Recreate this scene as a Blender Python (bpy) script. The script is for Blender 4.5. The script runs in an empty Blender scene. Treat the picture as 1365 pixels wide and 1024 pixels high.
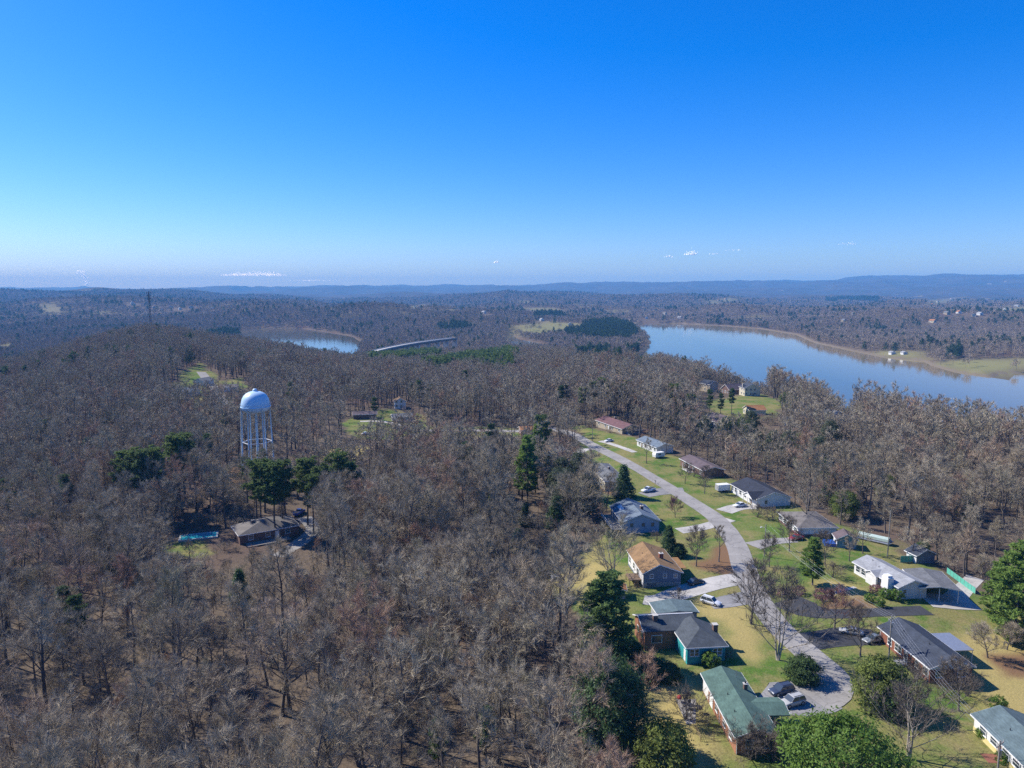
import bpy, bmesh, math, random
import numpy as np
from mathutils import Vector, Matrix
R = math.radians
SC = bpy.context.scene
COL = SC.collection
# ------------------------------------------------------------------ camera, sky, sun, exposure
CAM_H = 72.0
PITCH = 7.6
FPX = 947.0                      # focal length in photo pixels (1365 wide)
cam_d = bpy.data.cameras.new('camera'); cam = bpy.data.objects.new('camera', cam_d); COL.objects.link(cam)
cam.location = (0, 0, CAM_H); cam.rotation_euler = (R(90 - PITCH), 0, 0)
cam_d.sensor_width = 36.0; cam_d.lens = 36.0 * FPX / 1365.0
cam_d.clip_start = 1.0; cam_d.clip_end = 120000.0
SC.camera = cam
SUN_EL, SUN_AZ = 42.0, -66.0     # azimuth measured from the view direction, negative = left
w = bpy.data.worlds.new('World'); SC.world = w; w.use_nodes = True
nt = w.node_tree; nt.nodes.clear()
sky = nt.nodes.new('ShaderNodeTexSky'); sky.sky_type = 'NISHITA'; sky.sun_disc = False
sky.sun_elevation = R(SUN_EL); sky.sun_rotation = R(SUN_AZ)
sky.altitude = 300; sky.air_density = 1.0; sky.dust_density = 0.55; sky.ozone_density = 3.5
hs = nt.nodes.new('ShaderNodeHueSaturation'); hs.inputs['Saturation'].default_value = 1.3
bg = nt.nodes.new('ShaderNodeBackground'); bg.inputs['Strength'].default_value = 0.115
wo = nt.nodes.new('ShaderNodeOutputWorld')
nt.links.new(sky.outputs[0], hs.inputs['Color']); wb = nt.nodes.new('ShaderNodeMix'); wb.data_type = 'RGBA'; wb.blend_type = 'MULTIPLY'; wb.inputs[0].default_value = 1; wb.inputs[7].default_value = (.68, .80, 1.20, 1); nt.links.new(hs.outputs[0], wb.inputs[6]); hs2 = nt.nodes.new('ShaderNodeHueSaturation'); hs2.inputs['Saturation'].default_value = 1.09; nt.links.new(wb.outputs[2], hs2.inputs['Color']); nt.links.new(hs2.outputs[0], bg.inputs['Color']); nt.links.new(bg.outputs[0], wo.inputs['Surface'])
sl = bpy.data.lights.new('sun', 'SUN'); sl.energy = 5.0; sl.angle = R(0.53); sl.color = (1.0, 0.945, 0.86)
so = bpy.data.objects.new('sun', sl); COL.objects.link(so)
sd = Vector((math.sin(R(SUN_AZ)) * math.cos(R(SUN_EL)), math.cos(R(SUN_AZ)) * math.cos(R(SUN_EL)), math.sin(R(SUN_EL))))
so.rotation_euler = sd.to_track_quat('Z', 'Y').to_euler(); so.location = (-200, 0, 400)
SC.view_settings.view_transform = 'Standard'; SC.view_settings.look = 'None'
SC.view_settings.exposure = 0.5; SC.view_settings.gamma = 1.0
cy = SC.cycles
cy.max_bounces = 5; cy.diffuse_bounces = 2; cy.glossy_bounces = 2; cy.transmission_bounces = 2; cy.transparent_max_bounces = 24
cy.volume_bounces = 0; cy.use_denoising = False; cy.caustics_reflective = False; cy.caustics_refractive = False
cy.use_adaptive_sampling = False
rng = np.random.default_rng(7)

# ------------------------------------------------------------------ terrain height
LAKE_Z = -45.0
def _hash(ix, iy, s):
    n = (ix.astype(np.int64) * 374761393 + iy.astype(np.int64) * 668265263 + s * 1274126177) & 0x7fffffff
    n = ((n ^ (n >> 13)) * 1274126177) & 0x7fffffff
    return ((n ^ (n >> 16)) & 0xffff) / 65535.0
def vnoise(x, y, s=0):
    ix = np.floor(x); iy = np.floor(y); fx = x - ix; fy = y - iy
    fx = fx * fx * (3 - 2 * fx); fy = fy * fy * (3 - 2 * fy)
    a = _hash(ix, iy, s); b = _hash(ix + 1, iy, s); c = _hash(ix, iy + 1, s); d = _hash(ix + 1, iy + 1, s)
    return (a + (b - a) * fx) * (1 - fy) + (c + (d - c) * fx) * fy - 0.5
def fbm(x, y, wl, oct=3, s=0):
    v = 0; a = 1.0
    for k in range(oct):
        v = v + a * vnoise(x / wl + 17.3 * k, y / wl - 9.1 * k, s + k); wl = wl * 0.47; a *= 0.5
    return v
def sstep(a, b, x):
    t = np.clip((x - a) / (b - a), 0, 1); return t * t * (3 - 2 * t)
PXC = np.array([-500, 0, 200, 330, 470, 600, 720, 850, 1000, 1200, 1365, 1900], float)
TC = (PXC - 682.5) / FPX
DC = np.array([40, 110, 200, 300, 400, 500, 650, 800, 950, 1150, 1400, 1700, 2100, 2600, 3200, 4200, 6000, 8500, 10500, 12500, 15000, 19000, 60000], float)
ZT = np.array([
# -500   0   200  330  470  600  720  850 1000 1200 1365 1900
 [ -6,  -6,  -6,  -6,  -6,  -5,  -3,  -1,   0,   0,   0,   0],   # 40
 [ -6,  -6,  -6,  -6,  -6,  -5,  -4,  -1,   0,   0,   0,  -1],   # 110
 [ -6,  -5,  -5,  -5,  -5,  -5,  -4,  -1,   0,   0,  -1,  -2],   # 200
 [ -6,  -4,  -3,  -2,  -3,  -4,  -3,   0,   0,   0,  -2,  -4],   # 300
 [ -6,  -4,  -1,   0,  -2,  -4,  -3,   0,   0,   2,   2,   0],   # 400
 [ -7,  -4,   3,   2,  -1,  -4,  -3,  -1,  -1,   0,  -4,  -8],   # 500
 [ -8,  -3,  10,   4,  -5,  -9,  -6,  -4,  -7, -16, -26, -30],   # 650
 [-12,  -8,  16,   4, -14, -18, -11,  -9, -24, -44, -46, -46],   # 800
 [-22, -20,  17,  -4, -30, -26, -20, -24, -44, -46, -46, -46],   # 950
 [-36, -38,  -6, -28, -44, -34, -34, -38, -46, -46, -42, -42],   # 1150
 [-42, -42, -32, -44, -46, -42, -40, -40, -46, -44, -40, -38],   # 1400
 [-42, -42, -42, -46, -46, -42, -40, -40, -46, -38, -34, -30],   # 1700
 [-40, -40, -40, -42, -36, -30, -38, -40, -44, -26, -22, -20],   # 2100
 [-34, -34, -18,   1,  -3, -18, -36, -40, -34, -12, -10,  -8],   # 2600
 [-24, -22,  -8,  16, -16, -34, -26, -26, -24, -10, -10,  -8],   # 3200
 [ -4,  -4,  18,  -8, -32, -32,  -6, -14, -12,   2,   4,   4],   # 4200
 [ 58,  56,  54,  12, -10,  -2,  14,  16,  16,  18,  18,  18],   # 6000
 [ 40,  36,  34,  20,   0,   0,   0,  -6,  -8, -10, -10, -10],   # 8500
 [ 30,  30,  30,  30,  25,  25,  30,  50,  80, 100, 110, 110],   # 10500
 [ 30,  30,  30,  60,  85, 105, 140, 145, 185, 215, 225, 225],   # 12500
 [ 60,  60,  60,  95, 125, 150, 175, 205, 235, 285, 305, 305],   # 15000
 [ 78,  78,  78,  80,  80,  80,  80,  80,  80,  80,  80,  80],   # 19000
 [ 78,  78,  78,  80,  80,  80,  80,  80,  80,  80,  80,  80]], float)
def _interp(t, d):
    u = np.interp(t, TC, np.arange(len(TC))); v = np.interp(np.log(np.clip(d, 40, 60000)), np.log(DC), np.arange(len(DC)))
    iu = np.clip(np.floor(u).astype(int), 0, len(TC) - 2); iv = np.clip(np.floor(v).astype(int), 0, len(DC) - 2)
    fu = u - iu; fv = v - iv
    fu = fu * fu * (3 - 2 * fu) * 0.6 + fu * 0.4; fv = fv * fv * (3 - 2 * fv) * 0.6 + fv * 0.4
    return (ZT[iv, iu] * (1 - fu) + ZT[iv, iu + 1] * fu) * (1 - fv) + (ZT[iv + 1, iu] * (1 - fu) + ZT[iv + 1, iu + 1] * fu) * fv
def ray(px, py):
    a = (px - 682.5) / FPX; b = -(py - 512.0) / FPX
    p = R(PITCH)
    v = Vector((a, math.cos(p) + b * math.sin(p), -math.sin(p) + b * math.cos(p)))
    return v
def plane_pt(px, py, z):
    v = ray(px, py); s = (z - CAM_H) / v.z
    return (v.x * s, v.y * s)
def psd(x, y, P):
    """signed distance to a polygon, positive inside"""
    x = np.asarray(x, float); y = np.asarray(y, float)
    d = np.full(x.shape, 1e18); ins = np.zeros(x.shape, bool); n = len(P)
    for i in range(n):
        ax, ay = P[i]; bx, by = P[(i + 1) % n]
        ex, ey = bx - ax, by - ay; wx, wy = x - ax, y - ay
        t = np.clip((wx * ex + wy * ey) / (ex * ex + ey * ey + 1e-12), 0, 1)
        d = np.minimum(d, (wx - ex * t) ** 2 + (wy - ey * t) ** 2)
        c = ((ay <= y) & (by > y)) | ((by <= y) & (ay > y))
        with np.errstate(divide='ignore', invalid='ignore'):
            xi = ax + (y - ay) * ex / (ey if abs(ey) > 1e-9 else 1e-9)
        ins ^= c & (x < xi)
    d = np.sqrt(d)
    return np.where(ins, d, -d)
def lakepoly(pts): return [plane_pt(a, b, LAKE_Z) for a, b in pts]
LAKES = [
    lakepoly([(838, 431), (900, 431), (960, 434), (1010, 438), (1060, 446), (1085, 457), (1130, 467), (1175, 476), (1230, 481),
              (1240, 487), (1270, 496), (1322, 504), (1330, 498), (1365, 497), (1500, 500), (1700, 620), (1365, 640), (1200, 590),
              (1000, 530), (900, 505), (845, 482), (862, 466), (868, 456), (856, 444)]),
    lakepoly([(318, 441), (345, 438), (400, 438), (435, 443), (470, 449), (484, 458), (480, 468), (470, 490), (440, 500), (380, 480), (320, 455)]),
    lakepoly([(672, 447), (684, 446), (690, 452), (720, 458), (740, 470), (700, 470), (675, 462), (668, 453)]),
    lakepoly([(392, 406), (420, 405.5), (440, 407), (425, 409), (395, 409)]),
    lakepoly([(330, 394.5), (352, 394.5), (350, 395.8), (332, 395.8)]),
]
def H(x, y):
    x = np.asarray(x, float); y = np.asarray(y, float)
    d = np.hypot(x, y); yy = np.maximum(y, 0.35 * d + 1e-6)
    t = np.clip(x / yy, -1.4, 1.4)
    z = _interp(t, d)
    z = z + fbm(x, y, 60, 2, 3) * 1.6 * sstep(90, 200, d) * (1 - 0.75 * np.exp(-((x - 60) / 45) ** 2) * (1 - sstep(330, 450, d)))
    f1 = sstep(900, 1600, d)
    z = z + f1 * fbm(x, y, 420, 3, 11) * 40 * (0.4 + 0.6 * sstep(-45, -25, z))
    z = z + sstep(2600, 5000, d) * fbm(x, y, 1300, 4, 21) * 85
    z = z + sstep(8000, 15000, d) * fbm(x, y, 2400, 4, 31) * 62
    z = np.maximum(z, LAKE_Z + 2.5 + 2 * np.abs(fbm(x, y, 90, 2, 5)))
    for P in LAKES:
        cx = np.mean([p[0] for p in P]); cyy = np.mean([p[1] for p in P]); rr = max(math.hypot(p[0] - cx, p[1] - cyy) for p in P) + 250
        m = (np.hypot(x - cx, y - cyy) < rr)
        if m.any():
            s = psd(x[m], y[m], P) if x.ndim else psd(x, y, P)
            zz = z[m] if x.ndim else z
            zz = np.where(s > 0, LAKE_Z - np.minimum(4, 0.15 * s + .3), np.minimum(zz, LAKE_Z + 0.6 + (-s) * 0.16 + (s * s) * 0.0015))
            if x.ndim: z[m] = zz
            else: z = zz
    return z
def h1(x, y): return float(H(np.array([x], float), np.array([y], float))[0])
def gp(px, py, dz=0.0):
    """photo pixel -> point on the terrain raised by dz"""
    v = ray(px, py); o = Vector((0, 0, CAM_H))
    for ss in (np.arange(60, 420, 3.0), np.concatenate([np.arange(417, 1200, 5.0), np.geomspace(1200, 40000, 500)])):
        X = v.x * ss; Y = v.y * ss; Z = CAM_H + v.z * ss
        g = H(X, Y) + dz; k = int(np.argmax(Z <= g))
        if Z[k] <= g[k]: break
    else: k = len(ss) - 1
    a, b = ss[max(k - 1, 0)], ss[k]
    for _ in range(14):
        m = (a + b) / 2
        if CAM_H + v.z * m <= h1(v.x * m, v.y * m) + dz: b = m
        else: a = m
    s = (a + b) / 2
    return Vector((v.x * s, v.y * s, CAM_H + v.z * s))
def poly(pts): return [tuple(gp(a, b)[:2]) for a, b in pts]

# ------------------------------------------------------------------ materials
def mat(name): 
    m = bpy.data.materials.new(name); m.use_nodes = True; n = m.node_tree; b = n.nodes['Principled BSDF']; return m, n, b
def N(n, t, **k):
    o = n.nodes.new(t)
    for a, v in k.items(): setattr(o, a, v)
    return o
def noise(n, scale, detail=3, rough=.55, coord='Object', vec=None):
    tx = N(n, 'ShaderNodeTexNoise'); tx.inputs['Scale'].default_value = scale; tx.inputs['Detail'].default_value = detail; tx.inputs['Roughness'].default_value = rough
    if vec is None:
        tc = N(n, 'ShaderNodeTexCoord'); vec = tc.outputs[coord]
    n.links.new(vec, tx.inputs['Vector']); return tx.outputs['Fac']
def ramp(n, fac, stops):
    r = N(n, 'ShaderNodeValToRGB'); e = r.color_ramp.elements
    while len(e) < len(stops): e.new(0.5)
    for q, (p, c) in zip(e, stops): q.position = p; q.color = (*c, 1)
    n.links.new(fac, r.inputs['Fac']); return r.outputs['Color']
def mixc(n, fac, a, b, mode='MIX'):
    m = N(n, 'ShaderNodeMix', data_type='RGBA', blend_type=mode)
    for s, v in ((m.inputs[0], fac), (m.inputs[6], a), (m.inputs[7], b)):
        if isinstance(v, (int, float)): s.default_value = v
        elif isinstance(v, tuple): s.default_value = (*v, 1)
        else: n.links.new(v, s)
    return m.outputs[2]
def simple(name, c, rough=.75, var=.25, scale=1.5, spec=.3, metal=0., bump=0., bscale=8.):
    m, n, b = mat(name)
    f = noise(n, scale, 4)
    n.links.new(ramp(n, f, [(.3, tuple(v * (1 - var) for v in c)), (.7, tuple(min(1, v * (1 + var)) for v in c))]), b.inputs['Base Color'])
    b.inputs['Roughness'].default_value = rough; b.inputs['Specular IOR Level'].default_value = spec; b.inputs['Metallic'].default_value = metal
    if bump:
        bp = N(n, 'ShaderNodeBump'); bp.inputs['Strength'].default_value = bump; bp.inputs['Distance'].default_value = .05
        n.links.new(noise(n, bscale, 4), bp.inputs['Height']); n.links.new(bp.outputs[0], b.inputs['Normal'])
    return m
M = {}
def shingle(name, c, var=.22):
    m, n, b = mat(name)
    tc = N(n, 'ShaderNodeTexCoord')
    mp = N(n, 'ShaderNodeMapping'); mp.inputs['Scale'].default_value = (1, .25, 1); n.links.new(tc.outputs['Object'], mp.inputs[0])
    f1 = noise(n, .5, 3, .6); f2 = noise(n, 5, 3, .7, vec=mp.outputs[0])
    a = ramp(n, f1, [(.3, tuple(v * (1 - var) for v in c)), (.72, tuple(v * (1 + var) for v in c))])
    d = ramp(n, f2, [(.3, (.72, .72, .72)), (.7, (1.18, 1.18, 1.18))])
    n.links.new(mixc(n, 1.0, a, d, 'MULTIPLY'), b.inputs['Base Color'])
    b.inputs['Roughness'].default_value = .85; b.inputs['Specular IOR Level'].default_value = .25
    return m
for k, c in dict(roof_slate=(.05, .06, .08), roof_grey=(.15, .155, .16), roof_light=(.30, .31, .32), roof_green=(.085, .145, .12),
                 roof_brown=(.25, .155, .075), roof_teal=(.11, .155, .165), roof_red=(.16, .085, .085), roof_dark=(.035, .04, .055), roof_blue=(.15, .19, .23), roof_char=(.075, .088, .10),
                 roof_orange=(.36, .17, .07), roof_mauve=(.13, .10, .105), roof_drab=(.17, .155, .14), roof_rust=(.30,.17,.07)).items(): M[k] = shingle(k, c)
def bricks(name, c):
    m, n, b = mat(name)
    tc = N(n, 'ShaderNodeTexCoord'); 
    f1 = noise(n, 14, 2); f2 = noise(n, .6, 3)
    a = ramp(n, f1, [(.3, tuple(v * .7 for v in c)), (.7, tuple(v * 1.3 for v in c))])
    n.links.new(mixc(n, 1., a, ramp(n, f2, [(.3, (.8, .8, .8)), (.7, (1.15, 1.12, 1.1))]), 'MULTIPLY'), b.inputs['Base Color'])
    b.inputs['Roughness'].default_value = .9
    return m
M['brick_red'] = bricks('brick_red', (.24, .095, .06)); M['brick_orange'] = bricks('brick_orange', (.33, .15, .085)); M['brick_dark'] = bricks('brick_dark', (.16, .10, .08))
def siding(name, c):
    m, n, b = mat(name)
    tc = N(n, 'ShaderNodeTexCoord'); wv = N(n, 'ShaderNodeTexWave', bands_direction='Z'); wv.inputs['Scale'].default_value = 1.6; n.links.new(tc.outputs['Object'], wv.inputs[0])
    f = noise(n, .8, 4)
    a = ramp(n, f, [(.3, tuple(v * .88 for v in c)), (.7, tuple(min(.9, v * 1.05) for v in c))])
    n.links.new(mixc(n, 1., a, ramp(n, wv.outputs['Color'], [(0, (.86, .86, .86)), (.25, (1, 1, 1))]), 'MULTIPLY'), b.inputs['Base Color'])
    b.inputs['Roughness'].default_value = .6; b.inputs['Specular IOR Level'].default_value = .3
    return m
for k, c in dict(sid_white=(.72, .72, .70), sid_blue=(.28, .36, .47), sid_slate=(.15, .19, .25), sid_teal=(.04, .34, .36), sid_cream=(.60, .55, .42), sid_yellow=(.66, .56, .26),
                 sid_tan=(.42, .36, .26), sid_grey=(.36, .37, .38), sid_shed_shade=(.12, .26, .34)).items(): M[k] = siding(k, c)
M['white'] = simple('white', (.76, .76, .74), .5, .05)
M['wood'] = simple('wood', (.20, .14, .09), .8, .25, 3)
M['woodgrey'] = simple('woodgrey', (.26, .24, .21), .85, .2, 3)
M['stonewall'] = simple('stonewall', (.33, .31, .28), .9, .2, 2)
M['dark'] = simple('dark', (.03, .03, .035), .6, .2)
M['metal'] = simple('metal', (.42, .43, .44), .4, .12, 2, .5, .6)
M['steel_dark'] = simple('steel_dark', (.09, .095, .10), .5, .1)
M['rubber'] = simple('rubber', (.02, .02, .02), .85, .1)
M['concrete'] = simple('concrete', (.48, .46, .42), .9, .14, .7, .2, 0, .2)
M['tarp_blue'] = simple('tarp_blue', (.02, .10, .42), .5, .15)
M['tarp_green'] = simple('tarp_green', (.10, .40, .30), .6, .15)
M['tarp_pale'] = simple('tarp_pale', (.42, .52, .46), .6, .15)
M['red'] = simple('red', (.40, .035, .03), .5, .1)
M['pipe_black'] = M['dark']
M['tower_blue'] = simple('tower_blue', (.50, .67, .79), .38, .06, .12, .5)
m, n, b = mat('glass'); b.inputs['Base Color'].default_value = (.035, .05, .065, 1); b.inputs['Roughness'].default_value = .06; b.inputs['Specular IOR Level'].default_value = .8; M['glass'] = m
m, n, b = mat('lamp_glass'); b.inputs['Base Color'].default_value = (.7, .72, .72, 1); b.inputs['Roughness'].default_value = .15; M['lamp'] = m
m, n, b = mat('tail_glass'); b.inputs['Base Color'].default_value = (.4, .02, .02, 1); b.inputs['Roughness'].default_value = .2; M['tail'] = m
m, n, b = mat('pool_water'); b.inputs['Base Color'].default_value = (.03, .36, .42, 1); b.inputs['Roughness'].default_value = .08; M['pool'] = m
def paint(name, c):
    m, n, b = mat(name); b.inputs['Base Color'].default_value = (*c, 1); b.inputs['Roughness'].default_value = .32; b.inputs['Coat Weight'].default_value = .6; b.inputs['Coat Roughness'].default_value = .05; M[name] = m
for k, c in dict(car_white=(.72, .73, .74), car_silver=(.42, .42, .40), car_blue=(.045, .06, .10), car_black=(.012, .012, .014), car_grey=(.20, .22, .23), car_red=(.3, .03, .03), car_bright=(.02, .08, .40)).items(): paint(k, c)
def asphalt(name, c, crack=True):
    m, n, b = mat(name)
    f = noise(n, .12, 4, .65); f2 = noise(n, 3, 4, .7)
    a = ramp(n, f, [(.3, tuple(v * .78 for v in c)), (.7, tuple(v * 1.2 for v in c))])
    a = mixc(n, 1., a, ramp(n, f2, [(.3, (.82, .82, .82)), (.7, (1.12, 1.12, 1.12))]), 'MULTIPLY')
    tc = N(n, 'ShaderNodeTexCoord'); wp = N(n, 'ShaderNodeVectorMath', operation='ADD'); nz = N(n, 'ShaderNodeTexNoise'); nz.inputs['Scale'].default_value = .35; nz.inputs['Detail'].default_value = 3
    sc_ = N(n, 'ShaderNodeVectorMath', operation='SCALE'); sc_.inputs['Scale'].default_value = 5.; n.links.new(tc.outputs['Object'], nz.inputs['Vector']); n.links.new(nz.outputs['Color'], sc_.inputs[0]); n.links.new(tc.outputs['Object'], wp.inputs[0]); n.links.new(sc_.outputs[0], wp.inputs[1])
    vo = N(n, 'ShaderNodeTexVoronoi', feature='DISTANCE_TO_EDGE'); vo.inputs['Scale'].default_value = .16; n.links.new(wp.outputs[0], vo.inputs['Vector'])
    a = mixc(n, ramp(n, vo.outputs['Distance'], [(.0, (.55, .55, .55)), (.035, (0, 0, 0))]), a, tuple(v * .45 for v in c))
    n.links.new(a, b.inputs['Base Color'])
    b.inputs['Roughness'].default_value = .92; b.inputs['Specular IOR Level'].default_value = .2
    M[name] = m
asphalt('road', (.30, .285, .262)); asphalt('drive_black', (.06, .062, .068)); asphalt('drive_grey', (.25, .245, .24)); asphalt('drive_concrete', (.46, .44, .40)); asphalt('drive_gravel', (.30, .285, .26))
# bark and twigs, tinted per tree
def treemat(name, stops, rough=.9, mul=None, sub=0):
    m, n, b = mat(name)
    oi = N(n, 'ShaderNodeObjectInfo')
    c = ramp(n, oi.outputs['Random'], stops)
    f = noise(n, 1.3, 3)
    n.links.new(mixc(n, 1., c, ramp(n, f, [(.3, (.72, .72, .72)), (.7, (1.25, 1.25, 1.25))]), 'MULTIPLY'), b.inputs['Base Color'])
    b.inputs['Roughness'].default_value = rough; b.inputs['Specular IOR Level'].default_value = .15
    if sub:
        tl = N(n, 'ShaderNodeBsdfTranslucent'); ms = N(n, 'ShaderNodeMixShader'); ms.inputs[0].default_value = sub
        src = b.inputs['Base Color'].links[0].from_socket; n.links.new(src, tl.inputs[0]); n.links.new(b.outputs[0], ms.inputs[1]); n.links.new(tl.outputs[0], ms.inputs[2]); n.links.new(ms.outputs[0], n.nodes['Material Output'].inputs[0])
    M[name] = m
treemat('bark', [(0, (.10, .085, .075)), (.5, (.15, .13, .115)), (1, (.085, .075, .07))])
treemat('twig', [(0, (0.381, 0.319, 0.224)), (.12, (0.448, 0.381, 0.269)), (.25, (0.286, 0.241, 0.174)), (.38, (0.482, 0.414, 0.297)), (.5, (0.330, 0.297, 0.196)), (.62, (0.414, 0.342, 0.241)), (.74, (0.308, 0.269, 0.202)), (.86, (0.426, 0.274, 0.185)), (.93, (0.437, 0.381, 0.274)), (1, (0.358, 0.302, 0.218))])
treemat('twig_far', [(0, (0.286, 0.235, 0.174)), (.3, (0.319, 0.258, 0.190)), (.6, (0.252, 0.213, 0.157)), (.85, (0.330, 0.263, 0.202)), (1, (0.297, 0.246, 0.185))])
treemat('leaf_ivy', [(0, (.075, .10, .05)), (1, (.095, .115, .065))], .6, sub=.3)
treemat('bark_pale', [(0, (.40, .35, .29)), (1, (.34, .30, .25))])
treemat('twig_pink', [(0, (.25, .125, .11)), (1, (.22, .12, .11))])
treemat('twig_tan', [(0, (.19, .155, .12)), (1, (.16, .135, .11))])
treemat('pine', [(0, (.19, .29, .07)), (.5, (.22, .32, .075)), (1, (.17, .25, .085))], sub=.5)
treemat('pine_olive', [(0, (.12, .17, .055)), (.5, (.14, .19, .06)), (1, (.11, .15, .06))], sub=.45)
treemat('pine_dark', [(0, (.075, .125, .045)), (.5, (.095, .15, .05)), (1, (.08, .12, .06))], sub=.4)
treemat('leaf_dark', [(0, (.075, .13, .05)), (1, (.09, .15, .058))], .42, sub=.4)
treemat('leaf_bright', [(0, (.15, .24, .042)), (1, (.13, .22, .042))], .55, sub=.4)
treemat('leaf_yellow', [(0, (.19, .225, .055)), (1, (.16, .21, .06))], .7, sub=.4)
treemat('needle_far', [(0, (.055, .09, .04)), (.6, (.075, .115, .045)), (1, (.05, .08, .042))], sub=.3)
treemat('needle_hill', [(0, (.11, .165, .045)), (.6, (.14, .195, .055)), (1, (.095, .145, .05))], sub=.35)
# ------------------------------------------------------------------ mesh helpers
def link(o, parent=None, label=None, cat=None, group=None, kind=None):
    COL.objects.link(o)
    if parent is not None: o.parent = parent
    if label: o['label'] = label
    if cat: o['category'] = cat
    if group: o['group'] = group
    if kind: o['kind'] = kind
    return o
def root(name, loc, rz=0, label=None, cat=None, group=None):
    o = bpy.data.objects.new(name, None); o.location = loc; o.rotation_euler = (0, 0, rz); o.empty_display_size = .5
    return link(o, None, label, cat, group)
class MB:
    def __init__(s): s.v = []; s.f = []
    def add(s, vs, fs):
        k = len(s.v); s.v += [tuple(p) for p in vs]; s.f += [tuple(i + k for i in f) for f in fs]; return s
    def box(s, x0, x1, y0, y1, z0, z1):
        return s.add([(x0, y0, z0), (x1, y0, z0), (x1, y1, z0), (x0, y1, z0), (x0, y0, z1), (x1, y0, z1), (x1, y1, z1), (x0, y1, z1)],
                     [(0, 3, 2, 1), (4, 5, 6, 7), (0, 1, 5, 4), (1, 2, 6, 5), (2, 3, 7, 6), (3, 0, 4, 7)])
    def prism(s, prof, axis, a, b):
        """extrude a 2-D profile along axis 'x' or 'y' from a to b"""
        n = len(prof)
        if axis == 'y': vs = [(p, a, q) for p, q in prof] + [(p, b, q) for p, q in prof]
        elif axis == 'x': vs = [(a, p, q) for p, q in prof] + [(b, p, q) for p, q in prof]
        else: vs = [(p, q, a) for p, q in prof] + [(p, q, b) for p, q in prof]
        fs = [tuple(range(n)), tuple(range(2 * n - 1, n - 1, -1))] + [(i, i + n, (i + 1) % n + n, (i + 1) % n) for i in range(n)]
        return s.add(vs, fs)
    def tube(s, pts, rads, n=6, cap=True):
        pts = [Vector(p) for p in pts]; k0 = len(s.v); m = len(pts)
        for i, p in enumerate(pts):
            d = (pts[min(i + 1, m - 1)] - pts[max(i - 1, 0)]);
            if d.length < 1e-9: d = Vector((0, 0, 1))
            d.normalize(); a = d.cross(Vector((0, 0, 1)) if abs(d.z) < .9 else Vector((1, 0, 0))).normalized(); b = d.cross(a)
            r = rads[i] if hasattr(rads, '__len__') else rads
            for j in range(n):
                t = 2 * math.pi * j / n; q = p + a * (math.cos(t) * r) + b * (math.sin(t) * r); s.v.append((q.x, q.y, q.z))
        for i in range(m - 1):
            for j in range(n):
                a0 = k0 + i * n + j; a1 = k0 + i * n + (j + 1) % n; s.f.append((a0, a1, a1 + n, a0 + n))
        if cap:
            s.f.append(tuple(k0 + j for j in range(n))); s.f.append(tuple(k0 + (m - 1) * n + j for j in range(n - 1, -1, -1)))
        return s
    def lathe(s, prof, n=24, cx=0, cy=0):
        k0 = len(s.v)
        for r, z in prof:
            for j in range(n): t = 2 * math.pi * j / n; s.v.append((cx + r * math.cos(t), cy + r * math.sin(t), z))
        for i in range(len(prof) - 1):
            for j in range(n):
                a0 = k0 + i * n + j; a1 = k0 + i * n + (j + 1) % n; s.f.append((a0, a1, a1 + n, a0 + n))
        return s
    def mesh(s, name, m, smooth=False):
        me = bpy.data.meshes.new(name); me.from_pydata(s.v, [], s.f); me.materials.append(M[m] if isinstance(m, str) else m)
        if smooth: me.polygons.foreach_set('use_smooth', [True] * len(me.polygons))
        me.update(); return me
    def build(s, name, m, parent=None, smooth=False, **k):
        return link(bpy.data.objects.new(name, s.mesh(name, m, smooth)), parent, **k)
def npmesh(name, V, F, m):
    me = bpy.data.meshes.new(name); V = np.asarray(V, np.float32); F = np.asarray(F, np.int32)
    me.vertices.add(len(V)); me.vertices.foreach_set('co', V.ravel()); k = F.shape[1]
    me.loops.add(F.size); me.loops.foreach_set('vertex_index', F.ravel()); me.polygons.add(len(F))
    me.polygons.foreach_set('loop_start', np.arange(0, F.size, k, dtype=np.int32)); me.polygons.foreach_set('loop_total', np.full(len(F), k, np.int32))
    me.update(calc_edges=True)
    if m: me.materials.append(M[m] if isinstance(m, str) else m)
    return me

# ------------------------------------------------------------------ land cover
LAWN = [poly(p) for p in [
    [(768, 566), (790, 572), (850, 584), (900, 606), (960, 632), (1040, 662), (1105, 698), (1150, 706), (1200, 728), (1240, 756), (1300, 784), (1365, 815), (1480, 900), (1480, 1250), (862, 1250), (862, 960), (856, 905), (812, 880), (770, 810), (735, 800), (742, 762), (790, 728), (806, 690), (800, 640), (775, 612)],
    [(452, 566), (480, 552), (520, 545), (560, 552), (575, 572), (520, 588), (470, 584)],
    [(425, 600), (490, 597), (480, 612), (430, 616)],
    [(240, 500), (268, 484), (290, 500), (285, 522), (262, 538), (236, 532)],
    [(940, 535), (1010, 525), (1050, 540), (1030, 556), (960, 562)],
    [(1214, 558), (1240, 556), (1246, 566), (1222, 570)],
    [(300, 508), (322, 504), (330, 516), (305, 520)],
    [(560, 568), (690, 570), (700, 580), (560, 582)],
    [(228, 728), (262, 722), (285, 724), (280, 738), (235, 742)],
]]
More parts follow.
